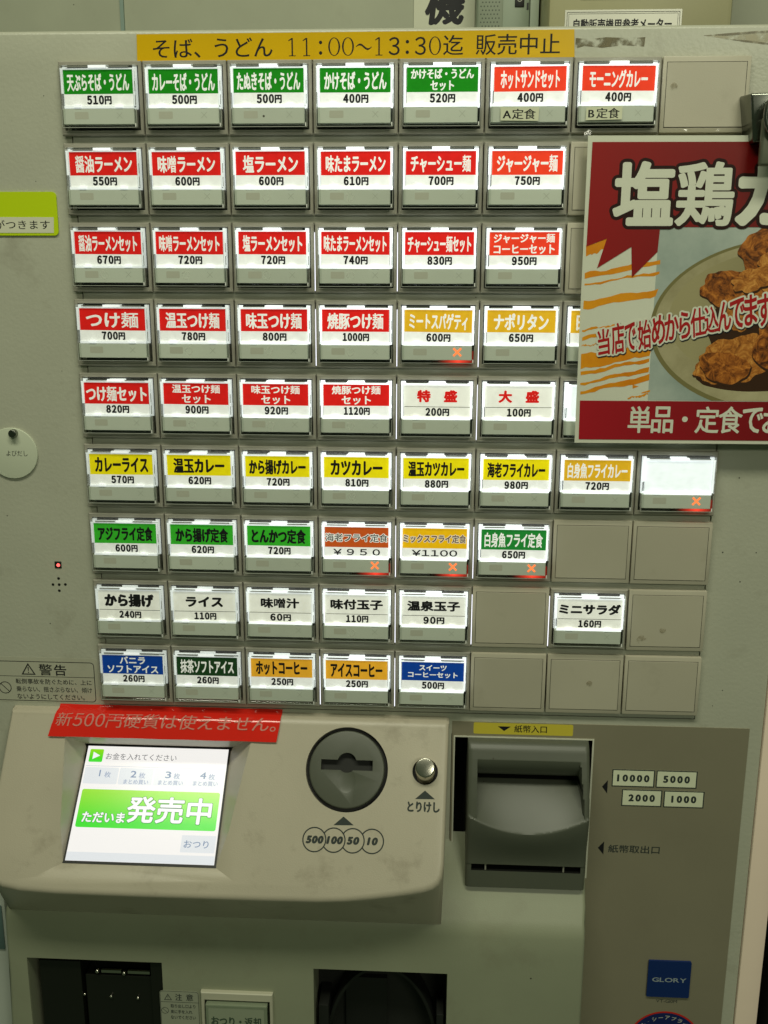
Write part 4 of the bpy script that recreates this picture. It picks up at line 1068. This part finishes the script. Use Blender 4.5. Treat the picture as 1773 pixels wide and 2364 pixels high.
flat('printed_plate', clipbox(ell(431,-150.0,80.5,51), 340, 520, -193.8, -93), .05, M_rim)
flat('printed_plate_well', clipbox(ell(431.5,-149.5,78.6,49), 340, 520, -193.8, -93), .06, M_plate)
flat('printed_plate_shade', clipbox(ell(433,-145,72,40), 340, 520, -193.8, -93), .065, M_well)
def blob(cx, cz, rx, rz, rot=0, seed=0, amp=.12, n=72):
    rnd = random.Random(seed); ph = [(rnd.uniform(0,6.28), rnd.choice((3,5,7,9,12,17)), rnd.uniform(.3,1)) for _ in range(6)]
    o = []
    for k in range(n):
        t = 2*math.pi*k/n; r = 1 + amp*sum(w*math.sin(f*t+p)/(1+f*.18) for p, f, w in ph)/1.6
        x, z = rx*r*math.cos(t), rz*r*math.sin(t); c_, s_ = math.cos(rot), math.sin(rot)
        o.append((cx+x*c_-z*s_, cz+x*s_+z*c_))
    return clipbox(o, 345, 520, -193.8, -93.2)
flat('printed_shadow', blob(414,-181,34,7,0,3,.05), .07, M_cdark)
flat('printed_shadow', blob(420,-150,36,26,0,33,.06), .072, M_cdark)
for k, (cx, cz, rx, rz, rot, mt) in enumerate([(418,-106,19,14,.2,M_chick), (428,-129,26,17,.1,M_chick2), (397,-129,18.5,11,-.15,M_chick), (405,-142,14,9,.3,M_chick2), (404,-169,26.5,13.5,.22,M_chick2), (396,-174,15,9,-.2,M_chick), (432,-158,20,20,0,M_chick), (430,-112,18,12,0,M_chick2), (408,-123,12,6.5,.3,M_chick2), (450,-150,26,30,0,M_chick)]):
    flat('printed_shadow', blob(cx+.5,cz-1.0,rx*1.02,rz*1.04,rot,k+10,.2), .080+.014*k, M_cdark)
    flat('printed_chicken', blob(cx,cz,rx,rz,rot,k+10,.2), .087+.014*k, mt)
# orange brush streaks
def streak(pts_top, pts_bot, sd):
    rnd = random.Random(sd); P_ = []
    def ln(a, b, m=14):
        return [(a[0]+(b[0]-a[0])*k/m, a[1]+(b[1]-a[1])*k/m + (rnd.uniform(-.45,.45) if 0 < k < m else 0) + .5*math.sin(k*.6+sd)*(0 < k < m)) for k in range(m+1)]
    P_ = ln(*pts_top) + ln(*pts_bot)[::-1]
    flat('orange_streak', P_, .055 + .002*sd, M_org)
for k, (a, b, c, d) in enumerate([((310.6,-103.9),(323,-99.8),(310.8,-110.1),(323,-105.4)), ((310.6,-119.5),(354,-111.9),(310.7,-122.8),(354,-114.4)), ((310.8,-125.5),(354,-118.4),(310.8,-126.6),(354,-119.8)),
      ((310.8,-135.3),(354,-128.3),(310.7,-140.2),(352.6,-132.6)), ((310.7,-152.5),(330,-148.8),(310.7,-153.4),(330,-149.6)), ((311,-156.8),(337,-149.6),(311,-158.8),(337,-152.4)), ((310.9,-161.4),(322,-159.8),(310.9,-162.2),(322,-160.7)),
      ((310.8,-166.6),(352.7,-161),(311,-175.6),(351.3,-167.4)), ((311,-177.0),(351.4,-168.8),(311.2,-179.2),(351.4,-170.8)), ((311.2,-183.8),(351.7,-173.9),(311.2,-185.0),(351.4,-177)), ((311.5,-188.9),(352,-178.0),(311.5,-190.8),(352.1,-181.8)), ((340,-192.6),(352,-189.4),(340,-193.4),(352,-190.6))]):
    streak((a, b), (c, d), k+1)
for p in ([(342.4,-184.6),(346.2,-185.6),(342.6,-187)], [(348,-189.2),(353,-187.6),(353,-188.8),(348,-189.9)]): flat('orange_fleck', p, .056, M_org)
# red head area with burst points
flat('red_field', [(311.3,-46.9),(520,-47.3),(520,-93.5),(352.6,-93.5),(352.0,-107.4),(338.1,-121.9),(336.8,-104.6),(317.6,-116.7),(322.4,-99.9),(310.8,-104.4)], .24, M_pred)
flat('red_foot', [(311.5,-194.4),(520,-193.8),(520,-217.4),(311.9,-218.0)], .24, M_pred2)
def ptext(name, lines, dy, mat, **k): return text(name, lines, fr_xz(PY-dy), mat, po, **k)
M_pw = ink('poster_white', (.76,.76,.66,1)); M_pbr = ink('poster_dark_outline', srgb(40,8,6)); M_pr2 = ink('poster_text_red', srgb(178,24,28)); M_pbl = ink('poster_navy', srgb(20,24,40))
big = [('塩',324.6,359.6,-93.2,-57.0), ('鶏',360.4,393.4,-93.2,-57.4), ('カ',395.0,424.5,-93.0,-59.0), ('ツ',425,456,-93,-60)]
DENSE_SAVE = set(DENSE); 
DENSE.discard('鶏')
bm = bmesh.new()
for bx_, bo_, ho_ in ((big[:1],.048,.8), (big[1:2],.036,.75), (big[2:],.065,.8)): text_bm(bm, bx_, fr_xz(PY-.27), bold=bo_, hor=ho_, extra=1.9, dz=.002)
put('headline_outline', raw_mesh(bm, 'headline_outline', M_pbr), po)
bm = bmesh.new()
text_bm(bm, [('塩',324.6,359.6,-93.2,-57.0)], fr_xz(PY-.36), bold=.048, hor=.8, extra=.01, dz=.002); text_bm(bm, [('鶏',360.4,393.4,-93.2,-57.4)], fr_xz(PY-.36), bold=.036, hor=.75, extra=.01, dz=.002)
text_bm(bm, [('カ',395.0,424.5,-93.0,-59.0), ('ツ',425,456,-93,-60)], fr_xz(PY-.36), bold=.065, extra=.01, dz=.002)
put('headline_lettering', raw_mesh(bm, 'headline_lettering', M_pw), po)
slog = '当店で始めから仕込んでます'
bb = [(319.6,-149.1,327.9,-169.8),(327.5,-145.5,336.5,-168.8),(335.5,-145.5,343.1,-166.9),(343.0,-143.7,352.1,-166.0),(350.9,-141.0,360.0,-163.2),(358.4,-140.0,367.9,-160.5),(366.8,-138.7,374.5,-159.5),(373.3,-136.5,383.0,-158.6),(381.2,-135.5,390.8,-156.3),(388.9,-132.9,397.8,-154.9),(395.8,-131.1,405.7,-153.5),(404.0,-128.9,412.6,-151.7),(411.4,-128.4,420.7,-152.1)]
for nm, mt, ex, dy, ox, oz, g in (('slogan_shadow', M_pbl, .95, .30, .45, -.6, .9), ('slogan_outline', M_pw, .95, .36, 0, 0, .9), ('slogan_lettering', M_pr2, 0, .43, 0, 0, .9)):
    bm = bmesh.new()
    for ch, (x0, z1, x1, z0) in zip(slog, bb):
        m_ = .35 + g*.35; zz0, zz1 = z0+1.6+g, z1-1.6-g
        cxm = (x0+x1)/2; sk = .22
        def frs(u, v, w, cxm=cxm, zc=(zz0+zz1)/2, dy=dy, ox=ox, oz=oz): return (u+ox-(v-zc)*.10, PY-dy-w, v+oz+(u-cxm)*sk)
        text_bm(bm, [(ch, x0+m_, x1-m_, zz0, zz1)], frs, bold=.026, hor=.9, dz=.003, extra=ex)
    put(nm, raw_mesh(bm, nm, mt), po)
ptext('footer_lettering', [('単',340.9,354.8,-213.8,-197.4),('品',354.9,368.1,-213.8,-197.4),('定',381.0,395.4,-213.6,-197.2),('食',394.8,409.1,-213.5,-197.0),('で',409.0,421.3,-213.1,-197.6),('お',421.2,434,-213,-197.6)], .30, M_pw, bold=.02, hor=1)
flat('footer_dot', circ(374.9,-205.1,1.7,20), .30, M_pw)
# laminate
bm = bmesh.new()

lam_pts = rrect(306.2, 522, -223.6, -40.2, 2.2)
nx, nz = 60, 50; rows_ = []
for i in range(nx+1):
    rw = []
    for j in range(nz+1):
        x = 306.2 + 215.8*i/nx; z = -223.6 + 183.4*j/nz
        d = min(x-306.2, z+223.6, -40.2-z); e_ = max(0, 1-d/3.2)
        y = PY - .62 - .15*math.sin(x*.13)*math.sin(z*.09) + .5*e_*math.sin(x*.35+z*.31)
        rw.append(bm.verts.new((x, y, z)))
    rows_.append(rw)
for A_, B_ in zip(rows_, rows_[1:]):
    for j in range(nz): bm.faces.new([A_[j], B_[j], B_[j+1], A_[j+1]])
put('laminate_film', mesh_from(bm, 'laminate_film', M_lam, 60), po)
# clip at the right
cp = group_thing('metal_clip', 'dark metal clip with a chrome ring gripping the top of the chicken poster', 'clip', (412,-15,-40))
bm = bmesh.new()
vs = [bm.verts.new(p) for p in ((394.0,-4,-21.5),(440,-4,-20.0),(440,-4,-48),(398.5,-4,-50), (396.3,-19,-22.5),(440,-19,-21.2),(440,-21,-46),(399.5,-19,-48))]
for f in ((0,1,2,3),(4,7,6,5),(0,4,5,1),(1,5,6,2),(2,6,7,3),(3,7,4,0)): bm.faces.new([vs[i] for i in f])
bmesh.ops.recalc_face_normals(bm, faces=bm.faces); bmesh.ops.bevel(bm, geom=list(bm.edges), offset=1.2, segments=3, affect='EDGES', profile=.5)
put('clip_body', mesh_from(bm, 'clip_body', M_dsteel, 40), cp)
bm = bmesh.new(); bxx(bm, 401.6, 440, -27, -22.5, -61.6, -36, 1.6, 4)
put('clip_jaw', mesh_from(bm, 'clip_jaw', plastic('worn_clip_metal', (.16,.17,.12,1), .35, metal=.5), 50), cp)
def torus(bm, c, R_, r_, n=72, m=14):
    ring = []
    for i in range(n):
        a = 2*math.pi*i/n; ring.append([bm.verts.new((c[0]+(R_+r_*math.cos(b))*math.cos(a), c[1]+r_*math.sin(b), c[2]+(R_+r_*math.cos(b))*math.sin(a))) for b in [2*math.pi*j/m for j in range(m)]])
    for i in range(n):
        for j in range(m): bm.faces.new([ring[i][j], ring[(i+1)%n][j], ring[(i+1)%n][(j+1)%m], ring[i][(j+1)%m]])
bm = bmesh.new(); torus(bm, (415.5,-30,-35.5), 13.6, 1.5); torus(bm, (415.5,-29,-35.5), 11.2, 1.0)
put('clip_ring', mesh_from(bm, 'clip_ring', M_dsteel, 60), cp)
bm = bmesh.new(); torus(bm, (415.5,-30.5,-35.5), 9.9, .9); put('ring_reflection', mesh_from(bm, 'ring_reflection', plastic('teal_reflection', (.10,.42,.42,1), .15, metal=.6), 60), cp)  # teal ring added as the reflection in the chrome ring
bm = bmesh.new(); cyl_bm(bm, lambda u, v, w: (u, -w, v), 415.5, -35.5, 10, 22, 27, 48, .5); put('ring_plate', mesh_from(bm, 'ring_plate', plastic('brown_boss', (.22,.14,.06,1), .35), 50), cp)

# ================================================================== BEHIND THE MACHINE
def wx(name, x0, x1, y0, y1, z0, z1, mat, bev=0, parent=None): return box(name, x0, x1, y0, y1, z0, z1, mat, parent, bev)
M_wall = plastic('wall_paint', (.40,.42,.31,1), .6, .1, 300, .15)
o = wx('wall', -1400, 1600, 640, 700, -1400, 900, M_wall); tag(o, kind='structure')
o = wx('wall_joint', -158.8, -154.5, 636.5, 640, -1400, 900, plastic('teal_joint', (.24,.33,.28,1), .5)); tag(o, 'narrow grey green joint strip running up the wall left of the notices', 'joint strip')

wp = group_thing('wall_poster', 'white wall poster with bold black brush lettering above the machine', 'poster', (228,638,190))
wx('poster_sheet', 192.8, 264.6, 637.6, 639.6, 100, 300, plastic('wall_poster_paper', (.62,.63,.48,1), .5, mott=.02), 0, wp)
text('brush_lettering', [('\u6a5f', 202.5, 252.0, 173.0, 222.0)], fr_xz(637.5), M_inkb, wp, bold=.08, hor=.8, shear=.12)
dv = group_thing('wall_appliance', 'grey green wall appliance with perforated dots and a black power key', 'appliance', (298,610,190))
M_app = plastic('appliance_green', (.30,.36,.27,1), .4)
wx('appliance_case', 265.2, 324.0, 582, 638, 90, 300, M_app, 2, dv)
wx('perforated_panel', 266.5, 294, 580.8, 582.5, 100, 290, plastic('appliance_dark', (.24,.28,.20,1), .45), .5, dv)
wx('side_trim', 324.6, 334.6, 584, 638, 90, 300, plastic('appliance_trim', (.48,.55,.44,1), .4), 1, dv)
bm = bmesh.new()
for i in range(6):
    for j in range(12): flatpoly(bm, circ(269.5+i*3.7+(j%2)*1.8, 155+j*4.1, .85, 10), 580.7)
put('vent_dots', raw_mesh(bm, 'vent_dots', ink('vent_grey', (.09,.11,.08,1))), dv)
wx('power_key', 307.2, 317.6, 580.5, 583, 178.6, 196, M_black, .8, dv)
bm = bmesh.new(); circ_line(bm, 312.4, 186.5, 2.6, .5, 580.3, 24); bar(bm, (312.4,186), (312.4,189.6), .5, 580.25)
put('power_symbol', raw_mesh(bm, 'power_symbol', M_inkw), dv)
wx('side_slot', 320.5, 322.6, 581.4, 583, 176, 183, M_black, 0, dv)
mt_ = group_thing('meter_box', 'beige wall box with a silver label plate reading reference meter for vending machines', 'meter box', (430,560,180))
wx('meter_case', 336.5, 527, 503, 638, 100, 320, plastic('meter_beige', (.42,.40,.23,1), .4), 6, mt_)
wx('meter_shade_plate', 366, 478, 498, 504, 166.0, 240, plastic('meter_shadow', (.33,.31,.17,1), .4), 4, mt_)  # added plate, shade of the rounded recess put into its darker beige
sheet('label_plate', [(354.0,120),(474.5,120),(474.5,154.6),(354.0,154.6)], 502.0, .8, plastic('silver_plate', (.50,.50,.42,1), .35, metal=.3), mt_)
bm = bmesh.new(); frame_line(bm, 356.0, 472.5, 121, 152.6, .8, .45, 501.8); frame_line(bm, 357.8, 470.6, 122, 150.9, .6, .3, 501.8)
put('plate_border', raw_mesh(bm, 'plate_border', M_inkb), mt_)
text('meter_lettering', [('自動販売機用参考メーター', 363.0, 464.5, 135.0, 146.0)], fr_xz(501.7), M_inkb, mt_, bold=.03)

# things seen at the lower left, beside the lower body
sb = group_thing('side_cabinet', 'pale blue grey cabinet edge with a teal panel at the lower left corner', 'cabinet', (-112,-10,-560))
wx('cabinet_side', -148, -80, -6.0, -1.0, -1388, -414, plastic('pale_side', (.42,.46,.40,1), .4), 1.0, sb)
wx('teal_panel', -146, -82, -7.2, -6.2, -598, -562, plastic('teal_side', (.10,.16,.15,1), .35), .4, sb)
nb = box('dark_gap_block', 468, 760, -10, 500, -1395, 8, M_black); tag(nb, 'black block standing for the dark gap right beside the ticket machine', 'appliance')  # black block added where there is only a dark gap

# tape residue on the door, top right
M_res = mat_film('tape_residue', (.20,.17,.09,1), .42, .62, 130, .75, .22)
M_res2 = mat_film('tape_residue_pale', (.55,.50,.34,1), .40, .60, 160, .5, .18)
sheet('tape_residue', [(300.9,10.9),(309,10.2),(318,11.2),(330,10.7),(340.2,11.0),(339.8,6.0),(328,6.8),(316,5.6),(306,6.6),(300.8,5.2)], -.08, .03, M_res, root)
sheet('tape_residue', [(372.5,11.6),(385,12.6),(400,13.6),(425,14.6),(440,14.8),(440,3.5),(425,5.0),(410,6.2),(395,8.2),(382,10.2)], -.08, .03, M_res2, root)
sheet('tape_residue', [(372.5,11.6),(385,12.6),(400,13.6),(425,14.6),(425,13.4),(400,12.4),(385,11.4)], -.14, .02, M_res, root)
sheet('tape_residue', [(384,9.8),(396,8.0),(410,6.2),(425,5.0),(425,6.0),(410,7.3),(396,9.0)], -.14, .02, M_res, root)

# small marks on blank covers, specks
M_mark = mat_film('old_mark', (.36,.31,.19,1), .42, .66, 260, .35)
for cx, cz in ((328,-381),(373,-343),(360,-350),(357,-16)):
    sheet('old_mark', circ(cx, cz, 2.0 if cx != 360 else 3.2, 14), -5.0, .02, M_mark, root)
for k in range(16):
    x, z = random.choice([(random.uniform(-60,-6), random.uniform(-360,0)), (random.uniform(405,436), random.uniform(-400,-225)), (random.uniform(-50,230), 0)])
    if z == 0: continue
    sheet('speck', circ(x, z, random.uniform(.22,.5), 8), -.07, .02, M_line, root)
